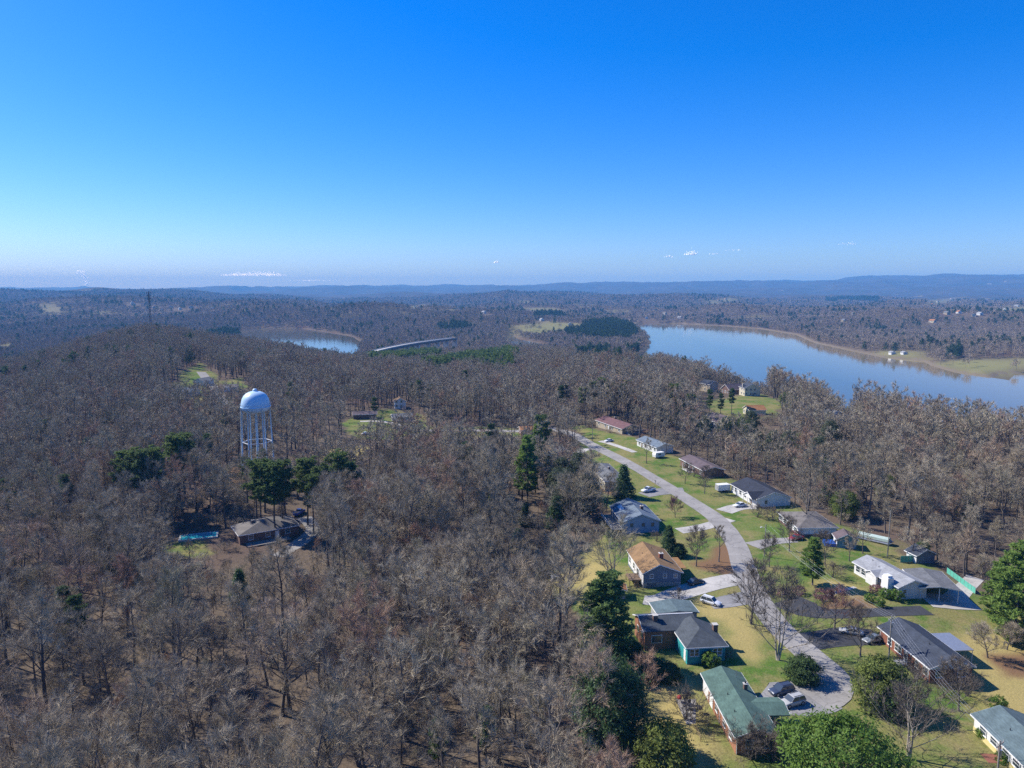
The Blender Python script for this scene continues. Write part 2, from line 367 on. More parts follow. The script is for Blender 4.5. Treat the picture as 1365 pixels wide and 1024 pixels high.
FIELD = [poly(p) for p in [
    [(815, 484), (862, 484), (872, 492), (850, 500), (822, 500)],
    [(680, 437), (700, 433), (728, 428), (770, 432), (775, 438), (745, 446), (715, 450), (690, 446)],
    [(700, 411), (735, 411), (745, 417), (712, 418)], [(1238, 489), (1275, 480), (1365, 478), (1420, 482), (1365, 496), (1325, 503), (1290, 499)],
    [(1165, 474), (1185, 468), (1230, 470), (1235, 480), (1190, 478)], [(0, 458), (22, 458), (20, 462), (0, 463)], [(0, 466), (12, 464), (8, 470), (-10, 472)],
    [(735, 484), (800, 474), (850, 478), (815, 486), (790, 492), (742, 492)], [(566, 467), (600, 466), (602, 470), (572, 472)],
    [(540, 409), (560, 407), (575, 411), (550, 413)], [(600, 417), (640, 411), (642, 414), (604, 419)], [(545, 420), (562, 420), (560, 423), (540, 423)],
    [(1240, 402), (1262, 400), (1264, 404), (1244, 406)], [(1325, 412), (1350, 408), (1365, 410), (1360, 416), (1330, 417)],
    [(945, 402), (975, 398), (978, 402), (950, 407)], [(58, 408), (66, 407), (80, 419), (70, 419)],
    [(506, 415.0), (529, 413.7), (534, 415.6), (511, 416.6)], [(572, 416.0), (599, 414.7), (604, 416.6), (578, 417.6)], [(460, 421.0), (477, 419.7), (480, 421.6), (464, 422.6)], [(628, 432.0), (648, 430.7), (652, 432.6), (632, 433.6)], [(766, 408.0), (793, 406.7), (798, 408.6), (772, 409.6)], [(812, 415.0), (829, 413.7), (832, 415.6), (816, 416.6)], [(998, 424.0), (1018, 422.7), (1022, 424.6), (1002, 425.6)], [(1076, 411.0), (1099, 409.7), (1104, 411.6), (1081, 412.6)], [(288, 409.0), (308, 407.7), (312, 409.6), (292, 410.6)], [(131, 416.0), (146, 414.7), (149, 416.6), (134, 417.6)], [(676, 405.0), (699, 403.7), (704, 405.6), (681, 406.6)], [(1170, 413.0), (1187, 411.7), (1190, 413.6), (1174, 414.6)], [(896, 411.0), (911, 409.7), (914, 411.6), (899, 412.6)], [(418, 412.0), (438, 410.7), (442, 412.6), (422, 413.6)], [(1280, 408.0), (1297, 406.7), (1300, 408.6), (1284, 409.6)],
]]
DIRT = [poly(p) for p in [
    [(958, 725), (968, 722), (985, 745), (988, 775), (955, 765), (925, 752), (948, 745)], [(1085, 800), (1150, 795), (1170, 812), (1100, 818)],
    [(292, 632), (320, 622), (330, 640), (300, 652)], [(805, 640), (825, 640), (818, 660), (800, 655)], [(1330, 880), (1400, 875), (1400, 905), (1345, 900)],
]]
STRAW = [poly(p) for p in [
    [(862, 905), (905, 895), (935, 905), (940, 930), (955, 1000), (960, 1060), (870, 1060), (866, 960)], [(1270, 860), (1365, 830), (1440, 900), (1365, 985), (1300, 960), (1320, 900)],
    [(935, 800), (985, 806), (1020, 860), (1010, 890), (985, 860)], [(1090, 770), (1150, 775), (1170, 805), (1110, 800)], [(745, 768), (790, 735), (810, 770), (770, 800)], [(425, 600), (490, 597), (480, 612), (430, 616)],
]]
CLEAR = []      # house footprints, drives: no trees there (filled below)
def cover(x, y):
    g = np.full(x.shape, -1e9)
    for P in LAWN: g = np.maximum(g, psd(x, y, P))
    e = fbm(x, y, 9, 3, 41) * 7
    lawn = sstep(-2.5, 2.5, g + e)
    f = np.full(x.shape, -1e9)
    for P in FIELD: f = np.maximum(f, psd(x, y, P))
    fl = sstep(-.03, .03, (f + fbm(x, y, 60, 2, 43) * 25) / (np.hypot(x, y) + 1))
    s = np.full(x.shape, -1e9)
    for P in STRAW: s = np.maximum(s, psd(x, y, P))
    st = sstep(-4, 3, s + e)
    dd = np.full(x.shape, -1e9)
    for P in DIRT: dd = np.maximum(dd, psd(x, y, P))
    return lawn, np.clip(fl, 0, 1), st, sstep(-2, 2, dd + e * .5)
m, n, b = mat('ground')
ca = N(n, 'ShaderNodeVertexColor', layer_name='cover'); sp = N(n, 'ShaderNodeSeparateColor'); n.links.new(ca.outputs['Color'], sp.inputs[0])
cb = N(n, 'ShaderNodeVertexColor', layer_name='cover2'); sp2 = N(n, 'ShaderNodeSeparateColor'); n.links.new(cb.outputs['Color'], sp2.inputs[0])
P_ = N(n, 'ShaderNodeTexCoord').outputs['Object']
n1 = noise(n, .035, 4, .6, vec=P_); n2 = noise(n, .35, 4, .65, vec=P_); n3 = noise(n, 2.2, 4, .7, vec=P_); n4 = noise(n, .0022, 5, .6, vec=P_); n5 = noise(n, .012, 4, .6, vec=P_)
litter = mixc(n, n1, (.155, .12, .085), (.125, .105, .08)); litter = mixc(n, ramp(n, n2, [(.35, (0, 0, 0)), (.65, (1, 1, 1))]), litter, (.185, .145, .10))
litter = mixc(n, ramp(n, n5, [(.5, (0, 0, 0)), (.66, (.75, .75, .75))]), litter, (.15, .10, .08))
litter = mixc(n, 1., litter, ramp(n, n3, [(.25, (.55, .55, .55)), (.75, (1.4, 1.35, 1.3))]), 'MULTIPLY')
n7 = noise(n, .09, 5, .62, vec=P_)
grass = mixc(n, ramp(n, n7, [(.40, (0, 0, 0)), (.58, (1, 1, 1))]), (.085, .155, .03), (.215, .20, .075))
grass = mixc(n, ramp(n, n2, [(.45, (0, 0, 0)), (.70, (.8, .8, .8))]), grass, (.25, .205, .10))
grass = mixc(n, ramp(n, n1, [(.52, (0, 0, 0)), (.62, (.6, .6, .6))]), grass, (.10, .17, .035))
grass = mixc(n, 1., grass, ramp(n, n3, [(.25, (.6, .6, .6)), (.75, (1.35, 1.35, 1.3))]), 'MULTIPLY')
straw = mixc(n, n2, (.42, .33, .135), (.30, .255, .10)); straw = mixc(n, 1., straw, ramp(n, n3, [(.25, (.8, .8, .8)), (.75, (1.15, 1.15, 1.1))]), 'MULTIPLY')
dirt = mixc(n, n3, (.23, .125, .07), (.16, .11, .06))
far = mixc(n, ramp(n, n4, [(.40, (0, 0, 0)), (.62, (1, 1, 1))]), (.062, .055, .05), (.085, .072, .062))
far = mixc(n, ramp(n, n5, [(.57, (0, 0, 0)), (.66, (1, 1, 1))]), far, (.04, .055, .032))
n6 = noise(n, .0065, 4, .6, vec=P_)
far = mixc(n, ramp(n, n6, [(.66, (0, 0, 0)), (.70, (1, 1, 1))]), far, (.24, .21, .13))
litter = mixc(n, 1., litter, (.85, .86, .9), 'MULTIPLY'); c = mixc(n, sp2.outputs[0], litter, far); c = mixc(n, sp.outputs[1], c, mixc(n, n5, (.27, .235, .11), (.17, .185, .07))); c = mixc(n, sp.outputs[0], c, grass); 
sg = N(n, 'ShaderNodeMath', operation='MULTIPLY'); n.links.new(sp.outputs[0], sg.inputs[0]); n.links.new(sp.outputs[2], sg.inputs[1])
c = mixc(n, sg.outputs[0], c, straw); c = mixc(n, sp2.outputs[1], c, dirt); c = mixc(n, sp2.outputs[2], c, (.19, .155, .105))
n.links.new(c, b.inputs['Base Color']); b.inputs['Roughness'].default_value = 1.; b.inputs['Specular IOR Level'].default_value = .05
bp = N(n, 'ShaderNodeBump'); bp.inputs['Strength'].default_value = .6; bp.inputs['Distance'].default_value = .25; n.links.new(n3, bp.inputs['Height']); n.links.new(bp.outputs[0], b.inputs['Normal'])
M['ground'] = m
def paint_cover(me, x, y, z):
    lawn, fl, st, di = cover(x, y); d = np.hypot(x, y)
    farw = sstep(2500, 5500, d) * (1 - fl)
    shore = np.zeros_like(x)
    for P in LAKES[:1]: s = psd(x, y, P); shore = np.maximum(shore, sstep(-9, -4, s) * (s < 3))
    a = me.color_attributes.new('cover', 'FLOAT_COLOR', 'POINT'); a.data.foreach_set('color', np.stack([lawn, fl, st, np.ones_like(x)], 1).astype(np.float32).ravel())
    a = me.color_attributes.new('cover2', 'FLOAT_COLOR', 'POINT'); a.data.foreach_set('color', np.stack([farw, di, shore, np.ones_like(x)], 1).astype(np.float32).ravel())
# fine ground of the neighbourhood
GX0, GX1, GY0, GY1, GS = -112., 176., 70., 420., 0.85
xs = np.arange(GX0, GX1 + .1, GS); ys = np.arange(GY0, GY1 + .1, GS); X, Y = np.meshgrid(xs, ys)
x = X.ravel(); y = Y.ravel(); z = H(x, y); nx, ny = len(xs), len(ys)
I = np.arange(nx * ny).reshape(ny, nx)
F = np.stack([I[:-1, :-1], I[:-1, 1:], I[1:, 1:], I[1:, :-1]], -1).reshape(-1, 4)
me = npmesh('ground', np.stack([x, y, z], 1), F, 'ground'); paint_cover(me, x, y, z); me.polygons.foreach_set('use_smooth', [True] * len(me.polygons))
link(bpy.data.objects.new('ground', me), kind='structure')
# the land around it, out to the horizon
th = np.concatenate([np.linspace(-180, -52, 34)[:-1], np.linspace(-52, 52, 620), np.linspace(52, 180, 34)[1:]]) * math.pi / 180
rr = np.concatenate([np.geomspace(4, 60, 12)[:-1], np.geomspace(60, 6500, 360)[:-1], np.geomspace(6500, 19800, 100)])
TH, RR = np.meshgrid(th, rr); x = (np.sin(TH) * RR).ravel(); y = (np.cos(TH) * RR).ravel(); z = H(x, y)
ins = np.minimum(np.minimum(x - GX0, GX1 - x), np.minimum(y - GY0, GY1 - y))
TERRAIN_MAX = float(z.max()); z = np.where(ins > 0, z - np.minimum(ins * .25, 3.0), z - .05)
I = np.arange(len(th) * len(rr)).reshape(len(rr), len(th)); F = np.stack([I[:-1, :-1], I[:-1, 1:], I[1:, 1:], I[1:, :-1]], -1).reshape(-1, 4)
fc = x[F].mean(1), y[F].mean(1)
keep = ~((fc[0] > GX0 + 14) & (fc[0] < GX1 - 14) & (fc[1] > GY0 + 14) & (fc[1] < GY1 - 14)); F = F[keep][:, ::-1]
me = npmesh('terrain', np.stack([x, y, z], 1), F, 'ground'); paint_cover(me, x, y, z); me.polygons.foreach_set('use_smooth', [True] * len(me.polygons))
link(bpy.data.objects.new('terrain', me), kind='structure')
# lake
m, n, b = mat('lake'); b.inputs['Base Color'].default_value = (.11, .10, .062, 1); b.inputs['Roughness'].default_value = .05; b.inputs['IOR'].default_value = 1.33
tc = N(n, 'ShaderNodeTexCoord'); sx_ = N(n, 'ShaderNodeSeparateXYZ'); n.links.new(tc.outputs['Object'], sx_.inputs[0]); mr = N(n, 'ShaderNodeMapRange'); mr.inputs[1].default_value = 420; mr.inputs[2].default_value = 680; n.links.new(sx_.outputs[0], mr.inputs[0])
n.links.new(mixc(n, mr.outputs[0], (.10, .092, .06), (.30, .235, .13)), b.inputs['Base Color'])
bp = N(n, 'ShaderNodeBump'); bp.inputs['Strength'].default_value = .18; bp.inputs['Distance'].default_value = .12
n.links.new(noise(n, .5, 3, .6, vec=tc.outputs['Object']), bp.inputs['Height']); n.links.new(bp.outputs[0], b.inputs['Normal']); M['lake'] = m
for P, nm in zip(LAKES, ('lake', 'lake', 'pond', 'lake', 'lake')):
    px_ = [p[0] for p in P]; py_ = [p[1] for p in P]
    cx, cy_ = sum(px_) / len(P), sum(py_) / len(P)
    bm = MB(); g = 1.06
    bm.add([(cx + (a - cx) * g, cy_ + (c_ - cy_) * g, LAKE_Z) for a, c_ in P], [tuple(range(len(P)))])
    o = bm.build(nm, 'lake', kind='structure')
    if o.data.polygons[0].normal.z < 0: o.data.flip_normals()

# ------------------------------------------------------------------ road and drives (sheets laid just above the ground)
def strip(name, path, width, m, lift, label=None):
    P = [gp(a, b) for a, b in path]; wd = width if hasattr(width, '__len__') else [width] * len(P)
    # smooth resample
    q = []; W = []
    for i in range(len(P) - 1):
        p0, p1, p2, p3 = P[max(i - 1, 0)], P[i], P[i + 1], P[min(i + 2, len(P) - 1)]
        k = max(2, int((p2 - p1).length / 1.6))
        for j in range(k):
            t = j / k; q.append(.5 * ((2 * p1) + (p2 - p0) * t + (2 * p0 - 5 * p1 + 4 * p2 - p3) * t * t + (3 * p1 - p0 - 3 * p2 + p3) * t ** 3)); W.append(wd[i] * (1 - t) + wd[i + 1] * t)
    q.append(P[-1]); W.append(wd[-1]); V = []; nc = 7
    for i, p in enumerate(q):
        d = q[min(i + 1, len(q) - 1)] - q[max(i - 1, 0)]; d.z = 0; d.normalize(); s = Vector((d.y, -d.x, 0))
        jit = (float(vnoise(np.array([i * .35]), np.array([3.3]), 5)[0])) * .35
        for j in range(nc): u = (j / (nc - 1) - .5); r_ = p + s * (u * (W[i] + (jit if j in (0, nc - 1) else 0))); V.append((r_.x, r_.y))
    V = np.array(V); z = H(V[:, 0], V[:, 1]) + lift
    I = np.arange(len(q) * nc).reshape(len(q), nc); F = np.stack([I[:-1, :-1], I[:-1, 1:], I[1:, 1:], I[1:, :-1]], -1).reshape(-1, 4)
    me = npmesh(name, np.column_stack([V, z]), F, m); o = bpy.data.objects.new(name, me); link(o, kind='structure')
    if me.polygons[0].normal.z < 0: me.flip_normals()
    for i in range(0, len(q), 2): CLEAR.append((q[i].x, q[i].y, W[i] / 2 + 1.5))
    return o
strip('road', [(735, 571), (760, 578), (790, 594), (830, 614), (875, 640), (920, 668), (955, 692), (980, 724), (992, 758), (1008, 795), (1040, 838), (1082, 876), (1106, 900), (1104, 921), (1080, 931)],
      [5.6, 5.6, 5.6, 5.6, 5.6, 5.8, 6, 6.1, 6.2, 6, 5.8, 6.2, 7, 8, 9], 'road', .10)
strip('road', [(560, 574), (620, 574), (690, 575), (735, 572), (768, 581)], 6, 'road', .08)
strip('driveway', [(912, 655), (885, 655), (858, 660)], [9, 8, 6], 'drive_grey', .06)
strip('driveway', [(972, 692), (940, 702), (905, 708)], 5, 'drive_concrete', .06)
strip('driveway', [(1000, 770), (960, 776), (915, 788), (880, 800), (858, 800)], [7, 7, 7, 6, 5], 'drive_concrete', .065)
strip('driveway', [(1005, 795), (970, 802), (945, 806)], [6, 6, 5], 'drive_grey', .06)
strip('driveway', [(1098, 926), (1070, 931), (1030, 930), (1014, 926)], [9, 11, 10, 9], 'drive_grey', .06)
strip('driveway', [(1046, 800), (1075, 812), (1105, 818), (1160, 817), (1236, 814)], [9, 9, 5, 4, 4.5], 'drive_black', .06)
strip('driveway', [(1232, 800), (1262, 802), (1300, 806)], [7, 8, 6], 'drive_concrete', .09)
strip('driveway', [(1270, 800), (1290, 780), (1300, 770)], [5, 4, 4], 'drive_concrete', .05)
strip('driveway', [(1072, 856), (1100, 852), (1135, 848), (1168, 850)], [7, 7, 8, 7], 'drive_black', .06)
strip('driveway', [(965, 682), (985, 676), (1008, 676)], [6, 6, 5], 'drive_concrete', .06)
strip('driveway', [(1003, 728), (1030, 722), (1060, 720)], [6, 4.5, 4], 'drive_gravel', .06)
strip('driveway', [(792, 598), (778, 600), (772, 604)], 5, 'drive_concrete', .06)
strip('driveway', [(800, 588), (815, 592), (846, 603)], 3, 'drive_concrete', .06)
strip('driveway', [(405, 690), (418, 705), (402, 722), (370, 742)], [5, 5, 5, 4], 'drive_gravel', .06)
strip('driveway', [(445, 665), (450, 690), (432, 705)], [6, 6, 4], 'drive_gravel', .06)
strip('driveway', [(480, 562), (510, 562), (545, 570)], 4, 'drive_concrete', .06)
strip('road', [(268, 496), (275, 505), (288, 522), (300, 540)], 7, 'road', .08)
strip('footpath', [(1100, 795), (1120, 788), (1140, 783)], 1.2, 'drive_concrete', .05)

# ------------------------------------------------------------------ trees
def perp(d, r):
    a = Vector((r.uniform(-1, 1), r.uniform(-1, 1), r.uniform(-1, 1))); a -= d * a.dot(d); return a.normalized()
def bare_tree(seed, Ht, Rd, limbs=11, subs=6, subs2=5, twigs=14, tw=.032, clear=.28, multi=1, up=.5, rmin=.0):
    r = random.Random(seed); T = MB(); C = MB()
    tv, tf = C.v, C.f
    def rib(p, q, w0, w1):
        d = (q - p).normalized(); s = perp(d, r); k = len(tv)
        a, b_, c, e = p + s * w0, p - s * w0, q + s * w1, q - s * w1
        tv.extend([tuple(a), tuple(b_), tuple(e), tuple(c)]); tf.append((k, k + 1, k + 2, k + 3))
    def twig(p, d, L, w_):
        s = perp(d, r); k = len(tv); q = p + d * L
        tv.extend([tuple(p + s * w_), tuple(p - s * w_), tuple(q)]); tf.append((k, k + 1, k + 2))
    stems = []
    for s in range(multi):
        az = r.uniform(0, 6.28); lean = (.05 if multi == 1 else r.uniform(.12, .3)); p = Vector((0, 0, -.4)); path = [p.copy()]; d = Vector((math.cos(az) * lean, math.sin(az) * lean, 1)).normalized()
        hh = Ht * (.86 if s == 0 else r.uniform(.65, .85)); ns = 8
        for i in range(ns):
            d = (d + Vector((r.uniform(-.1, .1), r.uniform(-.1, .1), .04))).normalized(); p = p + d * (hh / ns); path.append(p.copy())
        r0 = max(.13, Ht * .0145) * (1 if multi == 1 else .7)
        rads = [max(.02, r0 * (1.15 - i / ns)) for i in range(ns + 1)]; rads[0] *= 1.35
        T.tube(path, rads, 6); stems.append((path, rads))
    for li in range(limbs):
        path, rads = stems[li % multi]; f = clear + (1 - clear) * ((li + r.random()) / limbs) * .98
        u = f * (len(path) - 1); i = min(int(u), len(path) - 2); p = path[i].lerp(path[i + 1], u - i); rl = rads[i] * .55
        az = li * 2.4 + r.uniform(-.5, .5); prof = math.sin(math.pi * min(1, .25 + .72 * f)) * .5 + .5
        L = Rd * (1.15 - .55 * f) * r.uniform(.85, 1.2) * prof * 1.12; el = r.uniform(.35, .75) + .5 * f * up
        d = Vector((math.cos(az) * math.cos(el), math.sin(az) * math.cos(el), math.sin(el))); lp = [p.copy()]
        for k in range(4):
            d = (d + Vector((r.uniform(-.22, .22), r.uniform(-.22, .22), r.uniform(0, .3) * up))).normalized(); p = p + d * (L / 4); lp.append(p.copy())
        T.tube(lp, [max(.018, rl * (1 - k / 4.6)) for k in range(5)], 4, False)
        for si in range(subs):
            g = .25 + .75 * (si + r.random()) / subs; u = g * 4; i = min(int(u), 3); q = lp[i].lerp(lp[i + 1], u - i)
            d0 = (lp[i + 1] - lp[i]).normalized(); dd = (d0 + perp(d0, r) * r.uniform(.5, 1.1) + Vector((0, 0, .25 * up))).normalized(); L2 = L * r.uniform(.28, .5) * (1.15 - .35 * g)
            q2 = q + dd * L2 * .5; d3 = (dd + Vector((r.uniform(-.3, .3), r.uniform(-.3, .3), .25 * up))).normalized(); q3 = q2 + d3 * L2 * .5
            w2 = max(.012, rl * .3)
            if limbs > 8: C.tube([q, q2, q3], [w2, w2 * .7, w2 * .35], 3, False)
            else: rib(q, q2, w2, w2 * .8); rib(q2, q3, w2 * .8, w2 * .4)
            for ti in range(subs2):
                g2 = .15 + .85 * (ti + r.random()) / subs2; s0 = q.lerp(q2, g2 * 2) if g2 < .5 else q2.lerp(q3, g2 * 2 - 1)
                e = (d3 + perp(d3, r) * r.uniform(.4, 1.0) + Vector((0, 0, .2 * up))).normalized(); L3 = max(.5, L2 * r.uniform(.3, .55)); s1 = s0 + e * L3
                rib(s0, s1, max(tw * .8, w2 * .35), tw * .5)
                for w_ in range(twigs):
                    g3 = r.random(); e2 = (e + perp(e, r) * r.uniform(.3, .95) + Vector((0, 0, .12))).normalized()
                    twig(s0.lerp(s1, g3), e2, r.uniform(.45, 1.15) * (.6 + .035 * Ht), tw * r.uniform(.6, 1.1) * .5)
    return T, C
def low_tree(seed, Ht, Rd, nt_, tw, leaf=False):
    r = random.Random(seed); T = MB(); T.tube([(0, 0, -.5), (0, 0, Ht * .5)], [Ht * .016, Ht * .008], 3, False)
    V = T.v; Fc = T.f
    for i in range(nt_):
        f = r.random(); az = r.uniform(0, 6.28); z0 = Ht * (.25 + .35 * f); rad = Rd * math.sqrt(r.random()) * (1 - .25 * f)
        q = Vector((math.cos(az) * rad, math.sin(az) * rad, Ht * (.45 + .5 * f * (1 - .45 * (rad / Rd) ** 2)) + r.uniform(-1, 1)))
        p = q * .6 + Vector((0, 0, z0)) * .4; d = (q - p).normalized(); s = perp(d, r) * tw * r.uniform(.5, 1); k = len(V)
        q = q + d * Ht * .07
        V.extend([tuple(p + s), tuple(p - s), tuple(q)]); Fc.append((k, k + 1, k + 2))
    return T
def needle_tuft(C, c, r, n_, sz, up=.3, flat=.6):
    for _ in range(n_):
        d = Vector((r.gauss(0, 1), r.gauss(0, 1), r.gauss(0, 1) * flat + up)).normalized(); p = c + Vector((r.gauss(0, .3), r.gauss(0, .3), r.gauss(0, .18))) * sz * 1.6
        s = perp(d, r) * sz * .32; q = p + d * sz; k = len(C.v)
        C.v.extend([tuple(p + s), tuple(p - s), tuple(q)]); C.f.append((k, k + 1, k + 2))
def pine_tree(seed, Ht, Rd, clear=.25, whorls=13, per=6, tuft=24, sz=.55, top=.15, droop=.1, ragged=.35):
    r = random.Random(seed); T = MB(); C = MB(); p = Vector((0, 0, -.4)); path = [p.copy()]
    for i in range(7): p = p + Vector((r.uniform(-.05, .05) * Ht * .1, r.uniform(-.05, .05) * Ht * .1, Ht / 7)); path.append(p.copy())
    r0 = max(.1, Ht * .0135); T.tube(path, [r0 * (1.1 - i / 7.2) for i in range(8)], 7)
    for w_ in range(whorls):
        f = (w_ + r.uniform(0, .8)) / whorls; z = Ht * (clear + (1 - clear) * f); u = z / Ht * 7; i = min(int(u), 6); b_ = path[i].lerp(path[i + 1], u - i)
        Rw = Rd * ((1 - f) ** .75 * (1 - top) + top) * min(1, .45 + 2.2 * f)
        for k in range(per):
            if r.random() < ragged * .35: continue
            az = k * 6.28 / per + r.uniform(-.5, .5); L = Rw * r.uniform(1 - ragged, 1.12); e = Vector((math.cos(az), math.sin(az), r.uniform(-.05, .3) - droop + .35 * f))
            mid = b_ + e * L * .5; end = b_ + e * L + Vector((0, 0, .12 * L)); T.tube([b_, mid, end], [.06, .045, .02], 3, False)
            for g in (.35, .55, .72, .88, 1.0):
                if g < .5 and r.random() < .5: continue
                c = b_.lerp(end, g) + Vector((r.uniform(-.2, .2) * L * .3, r.uniform(-.2, .2) * L * .3, r.uniform(-.05, .12) * L)); needle_tuft(C, c, r, tuft, sz * r.uniform(.8, 1.25))
    needle_tuft(C, Vector((path[-1].x, path[-1].y, Ht)), r, tuft, sz)
    return T, C
def leaf_crown(seed, Ht, Rd, zb=.05, nclump=150, per=45, sz=.34, cone=0., lump=.28, th=.35):
    """dense evergreen: leaf faces in clumps through the outer crown"""
    r = random.Random(seed); T = MB(); C = MB(); T.tube([(0, 0, -.4), (.1, .05, Ht * .35), (0, .1, Ht * .8)], [Ht * .022, Ht * .016, .04], 6)
    lob = [(r.uniform(0, 6.28), r.uniform(.1, .9), r.uniform(-1, 1)) for _ in range(9)]
    for k in range(nclump):
        f = r.random() ** .85; az = r.uniform(0, 6.28); zf = zb + (1 - zb) * f
        pr = (1 - f) ** .8 if cone > .5 else math.sqrt(max(0, 1 - ((f - .38) / .64) ** 2)) if f > .38 else (.72 + .28 * f / .38)
        bump = 1 + lump * sum(s * math.exp(-((math.remainder(az - a, 6.283)) / .6) ** 2 - ((f - h) / .2) ** 2) for a, h, s in lob)
        rad = Rd * pr * bump * (1 - th * r.random() ** 1.8) + .1; c = Vector((math.cos(az) * rad, math.sin(az) * rad, Ht * zf))
        if k % 4 == 0: T.tube([(0, 0, Ht * zf * .75), tuple(c)], [.05, .015], 3, False)
        out = Vector((math.cos(az), math.sin(az), .5 + .6 * f)).normalized(); cs = Rd * .17 * r.uniform(.7, 1.35)
        for _ in range(per):
            o_ = Vector((r.gauss(0, 1), r.gauss(0, 1), r.gauss(0, .8))) * cs * .6; nn = (out + Vector((r.gauss(0, .6), r.gauss(0, .6), r.gauss(0, .6)))).normalized()
            a = perp(nn, r) * sz * r.uniform(.6, 1.1); b2 = nn.cross(a) * .45; p = c + o_; kk = len(C.v)
            C.v.extend([tuple(p - a), tuple(p + b2), tuple(p + a), tuple(p - b2)]); C.f.append((kk, kk + 1, kk + 2, kk + 3))
    return T, C
TREE = {}
def proto(key, TC_, bark='bark', crown='twig'):
    T, C = TC_; TREE[key] = (T.mesh(key + '_trunk', bark, True), C.mesh(key + '_crown', crown))
def plant(key, loc, name, label, cat='tree', group=None, rz=0, s=1.0, sx=None):
    t, c = TREE[key]; o = root(name, loc, rz, label, cat, group); o.scale = (sx or s, sx or s, s)
    link(bpy.data.objects.new('trunk', t), o); link(bpy.data.objects.new('crown', c), o); return o
NV = 7
for k, a in enumerate([dict(Ht=17, Rd=5.6), dict(Ht=19, Rd=5.0, clear=.4, limbs=12), dict(Ht=15, Rd=6.2, multi=2, limbs=12), dict(Ht=18, Rd=4.2, clear=.45, up=.9),
                       dict(Ht=16, Rd=6.4, clear=.22, up=.25, limbs=13), dict(Ht=11, Rd=3.6, clear=.25, limbs=9, subs=5), dict(Ht=14, Rd=5.0, multi=3, limbs=12, up=.8)]):
    proto('bare%d' % k, bare_tree(100 + k, **a))
proto('yard_big', bare_tree(201, 15, 7.6, 21, 7, 5, 9, .042, .13, 3, .85), 'bark_pale', 'twig_tan')
proto('yard_mid', bare_tree(202, 11, 4.6, 15, 7, 5, 9, .036, .2, 1, .7), 'bark', 'twig_tan')
proto('yard_small', bare_tree(203, 7, 3.6, 13, 7, 5, 10, .03, .2, 1, .6), 'bark', 'twig_pink')
proto('yard_round', bare_tree(204, 6.5, 3.0, 14, 7, 6, 10, .022, .25, 1, .5), 'bark', 'twig')
proto('yard_multi', bare_tree(205, 15, 6.6, 16, 7, 5, 9, .04, .18, 3, .7), 'bark_pale', 'twig')
proto('brush', bare_tree(206, 4.6, 3.4, 16, 6, 5, 8, .026, .05, 4, .4), 'bark', 'twig_tan')
proto('pine_tall', pine_tree(301, 22, 5.6, .16, 17, 7, 30, .55), 'bark', 'pine')
proto('pine_broad', pine_tree(302, 20, 6.2, .08, 17, 8, 34, .55, .2), 'bark', 'pine')
proto('pine_tuft', pine_tree(303, 19, 4.6, .5, 9, 6, 22, .6, .4, ragged=.55), 'bark', 'pine_olive')
proto('pine_thin', pine_tree(304, 17, 3.4, .45, 9, 5, 26, .5, .35, ragged=.5), 'bark', 'pine_dark')
proto('cedar', leaf_crown(401, 9, 3.0, .02, 230, 42, .26, 1., .2, .5), 'bark', 'leaf_dark')
proto('magnolia', leaf_crown(402, 15, 6.0, .03, 300, 52, .36, 0., .35, .45), 'bark', 'leaf_dark')
proto('broadleaf', leaf_crown(403, 12, 7.6, .04, 330, 52, .36, 0., .38, .45), 'bark', 'leaf_bright')
proto('holly', leaf_crown(404, 9, 4.4, .03, 230, 46, .30, 0., .4, .45), 'bark', 'leaf_yellow')
proto('shrub_green', leaf_crown(405, 2.4, 1.5, .02, 70, 36, .16, 0., .3, .5), 'bark', 'leaf_bright')
proto('shrub_dark', leaf_crown(406, 5.5, 3.6, .02, 190, 44, .26, 0., .4, .5), 'bark', 'pine_dark')
proto('ivy', leaf_crown(408, 15, 3.6, .22, 170, 30, .30, 0., .5, .75), 'bark', 'leaf_ivy')
proto('shrub_red', leaf_crown(407, 1.8, 1.5, .02, 50, 26, .14, 0., .3, .6), 'bark', 'twig_pink')
